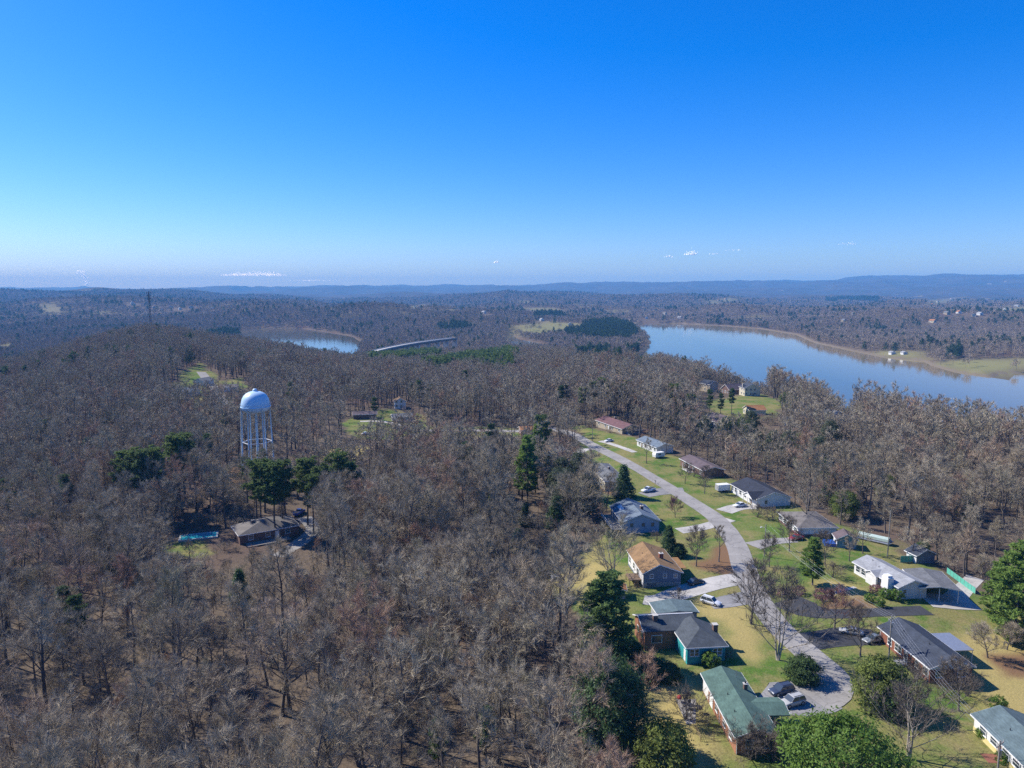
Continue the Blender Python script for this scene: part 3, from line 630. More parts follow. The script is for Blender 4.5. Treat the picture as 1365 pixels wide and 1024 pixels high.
# ------------------------------------------------------------------ houses
class House:
    def __init__(s, label, A, B, C, eave=3.0, pitch=.38, roof='roof_grey', wall='brick_red', gable=None, kind='gable', rx=.5, ov=.45, name='house', cat='house', group=None,
                 trim='white', base=None, hipF=False, found=None, W=None, L=None, opened=False):
        a, b, c = (gp(p[0], p[1], eave) if len(p) == 2 else Vector(p) for p in (A, B, C))
        d = (b - a); d.z = 0; s.L = L or d.length; d.normalize(); rz = math.atan2(-d.x, d.y); xa = Vector((math.cos(rz), math.sin(rz), 0)); ya = d
        s.W = W or (c - a).dot(xa)
        if s.W < 0: a = a + xa * s.W; s.W = -s.W
        s.e, s.p, s.ov, s.trim, s.roofm, s.wallm = eave, pitch, ov, trim, roof, wall
        mid = a + xa * s.W / 2 + ya * s.L / 2
        cs = [a, a + xa * s.W, a + ya * s.L, a + xa * s.W + ya * s.L]; zs = [h1(q.x, q.y) for q in cs]
        z0 = (sum(zs) / 4 * .6 + max(zs) * .4) if base is None else base
        s.z0 = z0; s.drop = z0 - min(zs) + .6
        s.o = root(name, (a.x, a.y, z0), rz, label, cat, group); s.rz = rz; s.a = a; s.xa = xa; s.ya = ya
        CLEAR.append((mid.x, mid.y, min(s.W, s.L) / 2 + 2))
        for t in (.15, .38, .62, .85):
            for t2 in (.25, .75): q = a + xa * s.W * t2 + ya * s.L * t; CLEAR.append((q.x, q.y, s.W / 4 + 2.5))
        print('HOUSE %-50s W %.1f L %.1f at (%.0f,%.0f) z %.1f rz %.0f' % (label[:50], s.W, s.L, mid.x, mid.y, z0, math.degrees(rz)))
        s.rx = s.W * rx; s.ridge = eave + max(s.rx, s.W - s.rx) * pitch
        s.kind = kind; s.pl = (s.ridge - eave) / s.rx; s.pr = (s.ridge - eave) / (s.W - s.rx)
        e, o_, W, L, rg, rX = eave, ov, s.W, s.L, s.ridge, s.rx
        wl = lambda x: e - .20 + (x * s.pl if x < rX else (W - x) * s.pr)
        if kind == 'gable':
            if opened:
                MB().box(o_, W - o_, L - o_ - .15, L - o_, -s.drop, e - .1).build('rear_wall', wall, s.o)
                for px2, py2 in ((o_, o_), (W / 2, o_), (W - o_, o_), (W - o_, L / 2)): MB().tube([(px2, py2, -s.drop), (px2, py2, e - .1)], .09, 6).build('post', 'white', s.o)
            else: s.wall = MB().prism([(o_, -s.drop), (W - o_, -s.drop), (W - o_, wl(W - o_)), (rX, wl(rX)), (o_, wl(o_))], 'y', o_, L - o_).build('wall', wall, s.o)
            prof = [(0, e), (rX, rg), (W, e), (W, e - .17), (rX, rg - .19), (0, e - .17)]
            s.roof = MB().prism(prof, 'y', 0, L).build('roof', roof, s.o)
            f = MB().box(-.05, -.004, .0, L, e - .24, e - .01).box(W + .004, W + .05, 0, L, e - .24, e - .01)
            for y0, y1 in ((-.045, -.004), (L + .004, L + .045)): f.prism([(0, e - .03), (rX, rg - .03), (W, e - .03), (W, e - .25), (rX, rg - .27), (0, e - .25)], 'y', y0, y1)
            f.build('fascia', trim, s.roof)
            MB().prism([(rX - .2, rg - .06), (rX, rg + .03), (rX + .2, rg - .06)], 'y', .02, L - .02).build('ridge_cap', roof, s.roof)
            if gable:
                for y0, y1 in ((o_ - .03, o_ - .004), (L - o_ + .004, L - o_ + .03)):
                    MB().prism([(o_, e - .45), (W - o_, e - .45), (W - o_, wl(W - o_)), (rX, wl(rX)), (o_, wl(o_))], 'y', y0, y1).build('gable', gable, s.o)
        else:
            MB().box(o_, W - o_, o_, L - o_, -s.drop, e - .2).build('wall', wall, s.o)
            n0 = (rX, min(W / 2, L * .45), rg); n1 = (rX, L - min(W / 2, L * .45) if kind == 'hip' else L, rg)
            t = .16; vs = [(0, 0, e), (W, 0, e), (W, L, e), (0, L, e), n0, n1, (0, 0, e - t), (W, 0, e - t), (W, L, e - t), (0, L, e - t)]
            fs = [(0, 1, 4), (1, 2, 5, 4), (2, 3, 5), (3, 0, 4, 5), (9, 8, 7, 6), (0, 6, 7, 1), (1, 7, 8, 2), (2, 8, 9, 3), (3, 9, 6, 0)]
            s.roof = MB().add(vs, fs).build('roof', roof, s.o)
            MB().box(-.05, -.004, -.05, L + .05, e - .24, e - .01).box(W + .004, W + .05, -.05, L + .05, e - .24, e - .01).box(0, W, -.05, -.004, e - .24, e - .01).box(0, W, L + .004, L + .05, e - .24, e - .01).build('fascia', trim, s.roof)
            MB().tube([(n0[0], n0[1], rg), (n1[0], n1[1], rg)], .09, 5).build('ridge_cap', roof, s.roof)
        if found: MB().box(o_ - .04, W - o_ + .04, o_ - .04, L - o_ + .04, -s.drop, found[1]).build('foundation', found[0], s.o)
    def P(s, wl, u, d, z):
        o_ = s.ov
        return {'L': (o_ - d, u, z), 'R': (s.W - o_ + d, u, z), 'N': (u, o_ - d, z), 'F': (u, s.L - o_ + d, z)}[wl]
    def _box(s, mb, wl, u0, u1, d0, d1, z0, z1):
        a = s.P(wl, u0, d0, z0); b_ = s.P(wl, u1, d1, z1); lo = [min(i, j) for i, j in zip(a, b_)]; hi = [max(i, j) for i, j in zip(a, b_)]
        return mb.box(lo[0], hi[0], lo[1], hi[1], lo[2], hi[2])
    def win(s, wl, u, z=1.0, w_=1.2, h=1.3, frame='white', shutter=None, d=.0):
        f = MB(); t = .09
        s._box(f, wl, u, u + w_, d + .01, d + .09, z - t, z); s._box(f, wl, u, u + w_, d + .01, d + .09, z + h, z + h + t); s._box(f, wl, u - t, u, d + .01, d + .09, z - t, z + h + t); s._box(f, wl, u + w_, u + w_ + t, d + .01, d + .09, z - t, z + h + t)
        s._box(f, wl, u, u + w_, d + .012, d + .08, z + h / 2 - .03, z + h / 2 + .03)
        if w_ > 1.5: s._box(f, wl, u + w_ / 2 - .04, u + w_ / 2 + .04, d + .012, d + .085, z, z + h)
        o = f.build('window', frame, s.o)
        s._box(MB(), wl, u, u + w_, d + .005, d + .045, z, z + h).build('pane', 'glass', o)
        s._box(MB(), wl, u - .16, u + w_ + .16, d + .01, d + .14, z - t - .06, z - t - .002).build('sill', frame, o)
        if shutter:
            for q in (u - .5, u + w_ + .12): s._box(MB(), wl, q, q + .38, d + .01, d + .06, z - .05, z + h + .05).build('shutter', shutter, s.o)
        return s
    def door(s, wl, u, w_=1.0, h=2.1, m='white', z=.15):
        o = s._box(MB(), wl, u, u + w_, .01, .07, z, z + h).build('door', m, s.o); s._box(MB(), wl, u + .08, u + .16, .07, .13, z + 1, z + 1.08).build('handle', 'metal', o)
        f = MB(); s._box(f, wl, u - .1, u - .004, .01, .1, z, z + h + .1); s._box(f, wl, u + w_ + .004, u + w_ + .1, .01, .1, z, z + h + .1); s._box(f, wl, u - .004, u + w_ + .004, .01, .1, z + h + .004, z + h + .1); f.build('door_frame', 'white', o); return s
    def garage(s, wl, u, w_=2.6, h=2.1, m='white', z=.05):
        o = s._box(MB(), wl, u, u + w_, .01, .05, z, z + h).build('garage_door', m, s.o)
        for k in range(1, 4): s._box(MB(), wl, u + .05, u + w_ - .05, .05, .065, z + h * k / 4 - .02, z + h * k / 4 + .02).build('rail', 'sid_grey', o)
        return s
    def chimney(s, x, y, h=1.3, w_=.8, m='brick_dark'):
        zr = s.e + min(x * s.pl, (s.W - x) * s.pr); o = MB().box(x - w_ / 2, x + w_ / 2, y - w_ / 2, y + w_ / 2, zr - .6, zr + h).build('chimney', m, s.roof)
        MB().box(x - w_ / 2 - .07, x + w_ / 2 + .07, y - w_ / 2 - .07, y + w_ / 2 + .07, zr + h + .002, zr + h + .1).build('chimney_cap', 'concrete', o)
        MB().tube([(x, y, zr + h + .1), (x, y, zr + h + .4)], .15, 8).build('flue', 'dark', o); return s
    def vent(s, x, y, h=.35, r=.07, m='pipe_black'):
        zr = s.e + min(x * s.pl, (s.W - x) * s.pr); MB().tube([(x, y, zr - .2), (x, y, zr + h)], r, 7).build('vent_pipe', m, s.roof); return s
    def spout(s, wl, u, m='white'):
        s._box(MB(), wl, u, u + .09, .02, .11, .1, s.e - .2).build('downspout', m, s.o); return s
    def box(s, name, m, x0, x1, y0, y1, z0, z1): MB().box(x0, x1, y0, y1, z0, z1).build(name, m, s.o); return s
    def cross(s, side, y0, y1, out, pitch=None, wall=None, gable='sid_white', posts=False, roofm=None):
        """a gabled cross wing: ridge along local x, leaving side 'L' or 'R'"""
        p = pitch or s.p; e = s.e - .04; w2 = (y1 - y0) / 2; rg = e + w2 * p; sg = -1 if side == 'L' else 1; x_out = -out if side == 'L' else s.W + out; x_in = min(s.rx, rg and (rg - s.e) / s.pl) if side == 'L' else s.W - min(s.W - s.rx, (rg - s.e) / s.pr)
        ym = (y0 + y1) / 2; t = .16
        vs = [(x_out, y0, e), (x_out, ym, rg), (x_out, y1, e), (x_in, ym, rg), ((0 if side == 'L' else s.W) + sg * -.05, y0, e), ((0 if side == 'L' else s.W) + sg * -.05, y1, e)]
        vs2 = [(a_, b_, c_ - t) for a_, b_, c_ in vs]
        o = MB().add(vs + vs2, [(0, 1, 3, 4), (1, 2, 5, 3), (6, 10, 9, 7), (7, 9, 11, 8), (0, 6, 7, 1), (1, 7, 8, 2), (0, 4, 10, 6), (2, 8, 11, 5)]).build('porch_roof' if posts else 'wing_roof', roofm or s.roofm, s.o)
        xa, xb = sorted((x_out - sg * .3, x_out - sg * .22))
        MB().prism([(y0 + .15, e - .2), (y1 - .15, e - .2), (ym, rg - .24)], 'x', xa, xb).build('gable', gable, s.o)
        MB().prism([(y0, e + .012), (ym, rg + .012), (y1, e + .012), (y1, e - .2), (ym, rg - .2), (y0, e - .2)], 'x', *sorted((x_out + sg * .004, x_out + sg * .05))).build('fascia', s.trim, o)
        if posts:
            for yy in (y0 + .25, ym, y1 - .25): MB().tube([(x_out - sg * .26, yy, -s.drop), (x_out - sg * .26, yy, e - .15)], .08, 6).build('post', 'white', s.o)
        elif wall:
            xi, xo = sorted(((0 if side == 'L' else s.W), x_out - sg * .32)); MB().box(xi, xo, y0 + .35, y1 - .35, -s.drop, e - .2).build('wing_wall', wall, s.o)
        return s

# brick ranch with slate roof
h = House('red brick ranch house with dark slate roof and white gable', (1239.3, 892.3), (1168.9, 833.5), (1299, 890), 3.0, .40, 'roof_slate', 'brick_red', gable='sid_white')
for u, w_ in ((1.0, 1.3), (3.6, 1.0), (9.0, 2.0), (12.2, 1.2), (15.2, 1.2)):
    if u + w_ < h.L - .8: h.win('L', u, .95, w_, 1.35)
h.door('L', 7.0, 1.0, 2.1, 'white').win('N', 1.6, 1.0, 1.5, 1.35).win('N', h.W - 3.2, 1.0, 1.5, 1.35).vent(h.W * .42, h.L * .35).vent(h.W * .3, h.L * .72).spout('L', .7).spout('L', h.L - .9)
h.box('stoop', 'concrete', -1.6, .44, 6.4, 8.6, -.6, .14)
# its patio cover
MB_ = MB().box(h.W + .2, h.W + 4.6, h.L * .40, h.L * .82, 2.45, 2.58); MB_.build('patio_roof', 'metal', h.o)
for yy in (.41, .61, .81): MB().tube([(h.W + 4.4, h.L * yy, -.8), (h.W + 4.4, h.L * yy, 2.45)], .06, 6).build('patio_post', 'white', h.o)
# yellow house at the corner
h = House('cream yellow house with blue green shingle roof and white upper windows', (1364, 1020), (1293.5, 951), (1425, 1003), 2.9, .36, 'roof_teal', 'sid_white', found=('sid_yellow', 1.0))
for u in (1.2, 3.6, 6.5, 9.2): h.win('L', u, 1.25, 1.5, 1.15, d=.04)
h.door('L', 5.3, .9, 2.1, 'brick_dark').vent(2.6, h.L * .55).vent(3.4, h.L * .35)
h.box('stoop', 'brick_red', -2.0, .40, 4.4, 6.6, -.6, .14)
# white house with long pale roof
h = House('long white house with pale grey roof, front gable and white chimney', (1198, 784), (1135.6, 747.9), (1237, 781), 3.0, .36, 'roof_light', 'sid_white', gable='sid_white')
h.cross('L', h.L * .40, h.L * .66, .8, .42, 'sid_white', roofm='roof_light')
for f in (.06, .16, .30): h.win('L', h.L * f, 1.0, 1.2, 1.3)
for f in (.72, .84): h.win('L', h.L * f, 1.0, 1.4, 1.3)
h.door('L', h.L * .35, .95, 2.1, 'wood')
MB().box(-1.1, .42, 2.2, 4.4, -.8, h.e + 1.4).box(-.95, .3, 2.5, 4.1, h.e + 1.4, h.e + 1.9).build('chimney', 'white', h.roof); h.vent(h.W * .3, h.L * .6).vent(h.W * .4, h.L * .8)
h.win('N', 1.6, 1.3, .9, .9)
h2 = House('open carport with low grey roof behind white chimney house', (1226, 783), (1203, 757), (1260, 768.5), 3.1, .14, 'roof_grey', 'sid_grey', name='carport', cat='carport', opened=True)
# shed with tarp
h = House('white garden shed with mauve brown roof and teal side', (1114.4, 718.6), (1104.6, 704), (1144.6, 717.6), 2.6, .55, 'roof_mauve', 'sid_shed_shade', gable=None, name='garden_shed', cat='shed', W=6.0, L=5.2)  # teal wall colour paints in the shade on the white shed's unlit walls
h.win('N', 2, 1.0, 1.0, .8); h._box(MB(), 'L', .5, h.L - .5, .005, .03, -.4, 2.3).build('front_panel', 'sid_white', h.o); h._box(MB(), 'L', 1.5, 3.2, .03, .05, .0, 1.9).build('opening_shade', 'dark', h.o)  # flat dark slab on the front painted as the shade inside a doorway
h.box('tarp', 'tarp_blue', -2.6, .2, .6, 4.2, -.3, 1.0)
# houses on the right of the road
h = House('low grey hip roofed house with pale front behind tall bare tree', (1063, 703.6), (1035.6, 682), (1112, 700), 2.9, .30, 'roof_drab', 'sid_white', kind='hip', found=('brick_dark', .8))
for f in (.1, .35, .6, .8): h.win('L', h.L * f, 1.05, 1.5, 1.2, d=.04)
h.door('L', h.L * .5, .9, 2.0, 'wood').vent(3, h.L * .5)
h = House('white house with near black roof and small white porch gable', (1009, 666), (973, 645), (1041, 655), 2.9, .34, 'roof_dark', 'sid_white', gable='sid_white')
h.cross('L', .3, h.L * .36, 1.6, .5, posts=True, roofm='roof_dark')
for f in (.42, .6, .78, .9): h.win('L', h.L * f, .95, 1.2, 1.35)
h.door('L', h.L * .2, 1.0, 2.1, 'brick_dark').win('N', 3, 1, 1.1, 1.2).vent(h.W * .6, h.L * .5).vent(h.W * .35, h.L * .7)
h = House('low house with weathered brown roof half hidden by bare trees', (938, 628), (905, 611), (952, 619), 2.8, .30, 'roof_mauve', 'brick_dark')
for f in (.12, .4, .75): h.win('L', h.L * f, .95, 1.3, 1.25)
h.door('L', h.L * .58, 1., 2.1, 'white').box('porch_slab', 'concrete', -1.8, .4, h.L * .4, h.L * .7, -.5, .12)
for f in (.42, .68): MB().tube([(-1.6, h.L * f, .1), (-1.6, h.L * f, 2.6)], .08, 6).build('porch_post', 'white', h.o)
h = House('white walled ranch house with blue grey roof along the road', (875, 597), (847.5, 586), (894, 593), 2.8, .32, 'roof_blue', 'sid_white')
for f in (.08, .28, .5, .82): h.win('L', h.L * f, .95, 1.3, 1.2)
h.door('L', h.L * .7, 1., 2.1, 'wood').vent(h.W * .4, h.L * .3)
h = House('ranch house with faded red roof at the road bend', (829, 572), (793, 562), (845, 566), 2.8, .36, 'roof_red', 'sid_tan')
for f in (.1, .35, .6, .85): h.win('L', h.L * f, .95, 1.3, 1.2)
h.door('L', h.L * .48, 1., 2.1, 'white').chimney(h.W * .5, h.L * .6, .9, .8)
h.box('annex', 'sid_slate', h.W * .2, h.W - .6, -4.0, .44, -.6, 2.2).box('annex_roof', 'roof_dark', h.W * .1, h.W, -4.4, -.1, 2.2, 2.36)
# houses on the left of the road
h = House('dark roofed house with white gable behind tall dark tree', (745, 617), (733, 603), (775, 613), 3.0, .42, 'roof_char', 'sid_white', gable='sid_white')
h.win('N', 2, 1, 1.2, 1.3).win('N', 5, 1, 1.2, 1.3).win('L', 3, 1, 1.2, 1.3).win('L', 7, 1, 1.2, 1.3).door('N', h.W - 2.4, 1, 2.1, 'wood')
h = House('grey hip roofed house with cream end wall beside dark cedar', (806, 643.5), (783, 622), (834, 637), 3.4, .34, 'roof_grey', 'sid_cream', kind='hip')
h.win('N', 2.0, 1.2, 1.2, 1.2).win('L', 3, 1.2, 1.2, 1.2).win('L', 7, 1.2, 1.2, 1.2).win('R', 3, 1.2, 1.2, 1.2).door('R', 6, 1, 2.1, 'white').chimney(h.W * .6, h.L * .5, .8, .7)
h = House('blue sided house with grey gable roof and rear deck', (829.5, 698), (812, 676), (884.2, 697), 3.6, .40, 'roof_blue', 'sid_blue', gable='sid_blue')
for f in (.22, .52, .76): h.win('N', h.W * f, 2.0, .8, .9, frame='sid_slate')
for f in (.2, .5, .75): h.win('R', h.L * f, 1.2, 1.3, 1.3)
h.win('L', 3, 1.2, 1.6, 1.6).win('L', 7, 1.2, 1.3, 1.3).chimney(h.W * .66, h.L * .42, 1.0, .9)
MB().box(-3.0, .43, 1.0, h.L - 1, .85, 1.0).build('deck', 'woodgrey', h.o)
for yy in np.arange(1.1, h.L - 1, (h.L - 2.3) / 4): MB().box(-2.96, -2.84, yy, yy + .12, -2.5, .84).build('deck_post', 'woodgrey', h.o)
MB().box(-3.0, -2.93, 1.0, h.L - 1, 1.9, 1.98).box(-3.0, -2.95, 1.0, h.L - 1, 1.4, 1.45).build('deck_rail', 'white', h.o)
MB().prism([(1.2, h.e + 1.2 * h.pl - .1), (2.9, h.e + 1.2 * h.pl + .9), (2.9, h.e + 2.9 * h.pl)], 'y', h.L * .55, h.L * .8).build('dormer', 'white', h.roof)
h = House('house with tan brown roof, slate blue gable end and brick chimney', (856.3, 766.5), (834.8, 735.2), (913.9, 765.5), 3.6, .38, 'roof_brown', 'sid_slate', gable='sid_slate', rx=.42)
h.win('N', h.W * .2, 2.3, .8, .9).win('N', h.W * .52, 2.3, .8, .9).win('N', h.W * .78, 2.2, .9, .9)
h.garage('N', h.W * .12, 2.4, 1.9, 'sid_grey', -.6).box('lower_wall', 'stonewall', .42, h.W - .42, .40, 1.0, -1.5, 1.1)
h._box(MB(), 'L', .6, h.L - 1, .005, .03, .2, 3.1).build('side_panel', 'sid_white', h.o)
for f in (.3, .55, .8): h.win('L', h.L * f, 1.1, 1.3, 1.5, d=.03)
h.chimney(h.W * .62, h.L * .38, 1.2, 1.0, 'brick_red').vent(h.W * .25, h.L * .6).vent(h.W * .55, h.L * .75)
h.box('porch_roof', 'roof_rust', h.W - .2, h.W + 2.2, h.L * .25, h.L * .7, 2.9, 3.05)
MB().box(-2.6, .42, 2.2, 6.4, 1.0, 1.15).build('deck', 'wood', h.o)
for yy in (2.3, 6.2): MB().box(-2.55, -2.4, yy, yy + .15, -2.2, 1.0).build('deck_post', 'wood', h.o)
MB().box(-2.6, -2.52, 2.2, 6.4, 1.95, 2.05).box(-2.6, .4, 6.33, 6.4, 1.95, 2.05).build('deck_rail', 'wood', h.o)
for k in range(7): MB().box(-1.6, -.5, 2.15 - .3 * (k + 1), 2.15 - .3 * k, .95 - .27 * (k + 1), 1.0 - .27 * (k + 1)).build('stair_tread', 'wood', h.o)
MB().prism([(2.2, .95), (2.2, 1.1), (.05, -.9), (.05, -1.05)], 'x', -.48, -.42).build('stair_stringer', 'wood', h.o)
h = House('small grey shed with orange rust roof under bare tree', (806, 789), (804, 776), (837, 789), 2.5, .3, 'roof_orange', 'sid_grey', name='garden_shed', cat='shed', L=4.0)
h.door('N', 1.5, 1.0, 1.9, 'woodgrey', .05).win('N', 3.4, 1.1, .7, .6)
# teal house: brick block, teal block, garage
zb = h1(*gp(915, 885)[:2])
h = House('teal sided house with grey hip roof and brick rear block', (914.5, 866), (893, 836), (973, 862), 3.4, .42, 'roof_char', 'sid_teal', kind='hip1')
h.win('N', 1.0, 1.5, .75, 1.3).win('N', 1.95, 1.5, .75, 1.3).win('N', h.W - 2.9, 1.5, .75, 1.3).win('N', h.W - 1.95, 1.5, .75, 1.3).door('L', 1.2, .9, 2.1, 'white', .0)
for f in (.25, .6): h.win('R', h.L * f, 1.3, 1.3, 1.3)
h.box('lower_wall', 'sid_teal', h.ov + .05, h.W - h.ov - .05, .42, .9, -2.5, .9)
W0, L0 = h.W, h.L
x0, x1, y0, y1 = -6.4, W0 * .62, L0 * .72, L0 * .72 + 8.0; e = 3.6; ym = (y0 + y1) / 2; rg = e + 4 * .40
MB().prism([(y0 + .4, -2.6), (y1 - .4, -2.6), (y1 - .4, e - .1), (ym, rg - .25), (y0 + .4, e - .1)], 'x', x0 + .4, x1 - .2).build('brick_wall', 'brick_orange', h.o)
r2 = MB().prism([(y0, e), (ym, rg), (y1, e), (y1, e - .16), (ym, rg - .18), (y0, e - .16)], 'x', x0, x1).build('rear_roof', 'roof_char', h.o)
MB().prism([(y0, e + .02), (ym, rg + .02), (y1, e + .02), (y1, e - .2), (ym, rg - .2), (y0, e - .2)], 'x', x0 - .06, x0 - .004).build('fascia', 'white', r2)
MB().box(x0 + .1, x1 - .1, ym - .1, ym + .1, rg - .05, rg + .05).build('ridge_cap', 'white', r2)
for cx_, cy_, ch in ((-3.2, ym - 1.2, 1.1), (W0 * .95, L0 * .62, .35)):
    c_ = MB().box(cx_ - .45, cx_ + .45, cy_ - .45, cy_ + .45, 3.2, rg + ch - .6).build('chimney', 'brick_dark', h.o); MB().box(cx_ - .55, cx_ + .55, cy_ - .55, cy_ + .55, rg + ch - .598, rg + ch - .48).build('chimney_cap', 'concrete', c_)
for yy in (.2, .55): 
    f = MB().box(x0 + .30, x0 + .38, y0 + 8 * yy, y0 + 8 * yy + 1.3, 1.2, 2.5).build('window', 'white', h.o); MB().box(x0 + .27, x0 + .295, y0 + 8 * yy + .1, y0 + 8 * yy + 1.2, 1.3, 2.4).build('pane', 'glass', f)
f = MB().box(-4.6, -2.4, y0 + .30, y0 + .38, .9, 2.6).build('window', 'white', h.o); MB().box(-4.5, -2.5, y0 + .27, y0 + .295, 1.0, 2.5).build('pane', 'glass', f)
gx0, gx1, gy0, gy1 = -1.0, W0 * .98, y1 + .2, y1 + 6.2
MB().box(gx0 + .4, gx1 - .4, gy0 + .4, gy1 - .4, -1.5, 2.9).build('garage_wall', 'sid_grey', h.o)
g_ = MB().prism([(gx0, 3.0), (gx1, 3.0), (gx1, 3.16), ((gx0 + gx1) / 2, 3.75), (gx0, 3.16)], 'y', gy0, gy1).build('garage_roof', 'roof_teal', h.o)
MB().box(gx0 - .06, gx0 - .004, gy0, gy1, 2.95, 3.18).box(gx1 + .004, gx1 + .06, gy0, gy1, 2.95, 3.18).build('fascia', 'white', g_)
CLEAR.append(tuple(h.o.matrix_world @ Vector((0, 0, 0)))[:2] + (14,))
q = h.a + h.ya * 14; CLEAR.append((q.x, q.y, 10))
# green roof house
h = House('orange brick house with green roof and small side porch', (979.2, 982.9), (933.5, 898.5), (1037.8, 974.7), 3.2, .36, 'roof_green', 'brick_orange', gable='brick_orange')
h.cross('R', h.L * .30, h.L * .30 + 5.2, 3.6, .30, posts=True, gable='sid_white', roofm='roof_green')
for f in (.12, .3, .52): h.win('L', h.L * f, 1.1, 1.1, 1.3)
h._box(MB(), 'L', h.L * .80, h.L - .5, .005, .03, .1, 3.0).build('side_panel', 'sid_white', h.o); h.door('L', h.L * .66, 1.6, 2.1, 'white', .05).win('N', 2, 1.1, 1.1, 1.3).win('N', 5, 1.1, 1.1, 1.3)
h.chimney(h.W * .80, h.L * .66, 1.0, .6).vent(h.W * .3, h.L * .55).vent(h.W * .25, h.L * .3).vent(h.W * .75, h.L * .85, 1.3, .04, 'metal').spout('L', h.L * .45).spout('L', h.L * .2).spout('N', .5)
for f in (.42, .75): h.win('R', h.L * f, 1.1, 1.2, 1.3)
GREEN = h
# the house in the woods with pool
h = House('drab grey roofed house in bare woods beside blue pool', (317.6, 715), (300, 690), (393, 694), 3.0, .28, 'roof_drab', 'brick_dark', kind='hip', L=11)
h.win('N', 3, 1, 1.4, 1.3).win('N', 8, 1, 1.4, 1.3).win('N', 14, 1, 1.4, 1.3).door('N', 11, 1, 2.1, 'white').chimney(h.W * .3, h.L * .5, .8, .8)
h.box('deck', 'woodgrey', 2, h.W * .8, -3.2, .42, -.1, .12)
WOODH = h
# farther houses
def far_house(label, px, py, rz, W, L, e, roof, wall, pitch=.45, group=None, two=False):
    g = gp(px, py); c, s_ = math.cos(rz), math.sin(rz)
    A = (g.x, g.y, g.z); B = (g.x - s_ * L, g.y + c * L, g.z); C = (g.x + c * W, g.y + s_ * W, g.z)
    h = House(label, A, B, C, e, pitch, roof, wall, gable=wall, group=group)
    for z in ([1.0] if e < 4 else [1.0, 3.8]):
        for k in range(max(2, int(W / 3.2))): h.win('N', 1.2 + k * 3.0 if 1.2 + k * 3. < W - 2 else W / 2, z, 1.2, 1.4)
        for k in range(max(2, int(L / 4))): h.win('L', 1.2 + k * 3.6 if 1.2 + k * 3.6 < L - 2 else L / 2, z, 1.2, 1.4)
    h.door('N', W * .5, 1, 2.1, 'wood'); return h
far_house('tall tan house with dark blue roof above the lake trees', 946, 523, .5, 9, 11, 5.5, 'roof_slate', 'sid_tan', .6)
far_house('brown roofed house among far shrubs by tall tan house', 960, 524, -1.2, 10, 14, 3.4, 'roof_mauve', 'brick_dark', .7)
far_house('two storey cream house with slate roof and chimney near lake', 992, 528, .1, 12, 10, 5.6, 'roof_slate', 'sid_cream', .5).chimney(1.2, 5, 2.0, 1.2, 'stonewall')
far_house('low cream house with orange tan roof below slate roofed house', 989, 551, -1.45, 9, 11, 3.2, 'roof_orange', 'sid_cream', .5)
far_house('brown roofed house with white rake board in dark evergreens', 957, 572, .35, 10, 12, 3.2, 'roof_mauve', 'sid_grey', .7)
far_house('grey house at the wood edge seen through twigs above lake', 1108, 562, .3, 11, 9, 3.2, 'roof_grey', 'sid_grey', .4)
far_house('grey hipped house in far clearing left of water tank', 234, 527, -.6, 10, 12, 3.0, 'roof_blue', 'sid_white', .45)
far_house('pale far house beside lane behind the water tank', 257, 513, -.3, 9, 12, 3.0, 'roof_grey', 'sid_white', .4)
far_house('small white house with sandy roof behind water tank', 298, 520, -1.2, 8, 10, 3.0, 'roof_drab', 'sid_white', .4)
far_house('cream house on wooded ridge top below radio mast', 200, 474, -1.3, 9, 14, 3.0, 'roof_drab', 'sid_cream', .35)
far_house('white gabled house far in the bare wood clearing', 525, 545, .2, 8, 9, 4.5, 'roof_brown', 'sid_white', .6)
far_house('grey roofed house beside green lawn in far clearing', 520, 560, -1.2, 8, 13, 3.0, 'roof_grey', 'sid_grey', .35)
far_house('low mauve roofed house behind far green lawn', 470, 556, -1.35, 8, 14, 2.8, 'roof_mauve', 'brick_dark', .3)
far_house('low red roofed house at the end of the side road', 690, 577, -1.4, 8, 14, 2.8, 'roof_orange', 'brick_red', .35)
far_house('white boathouse on the far lake shore', 1188, 473, .2, 9, 8, 3, 'roof_light', 'sid_white', .4, 'small white houses on the far shore')
far_house('white boathouse on the far lake shore', 1204, 473, .2, 9, 8, 3, 'roof_light', 'sid_white', .4, 'small white houses on the far shore')
far_house('far white lodge with pale roof among trees across lake', 1144, 455, .4, 14, 12, 5, 'roof_light', 'sid_white', .5)
far_house('white shed in yellow field before dark evergreens', 834, 486, .1, 12, 7, 3, 'roof_light', 'sid_white', .3)
far_house('stone house on hill above the yellow field', 752, 477, .2, 14, 10, 5, 'roof_drab', 'sid_tan', .5)
FARCLR = []
rf = random.Random(12); wall_me = {}
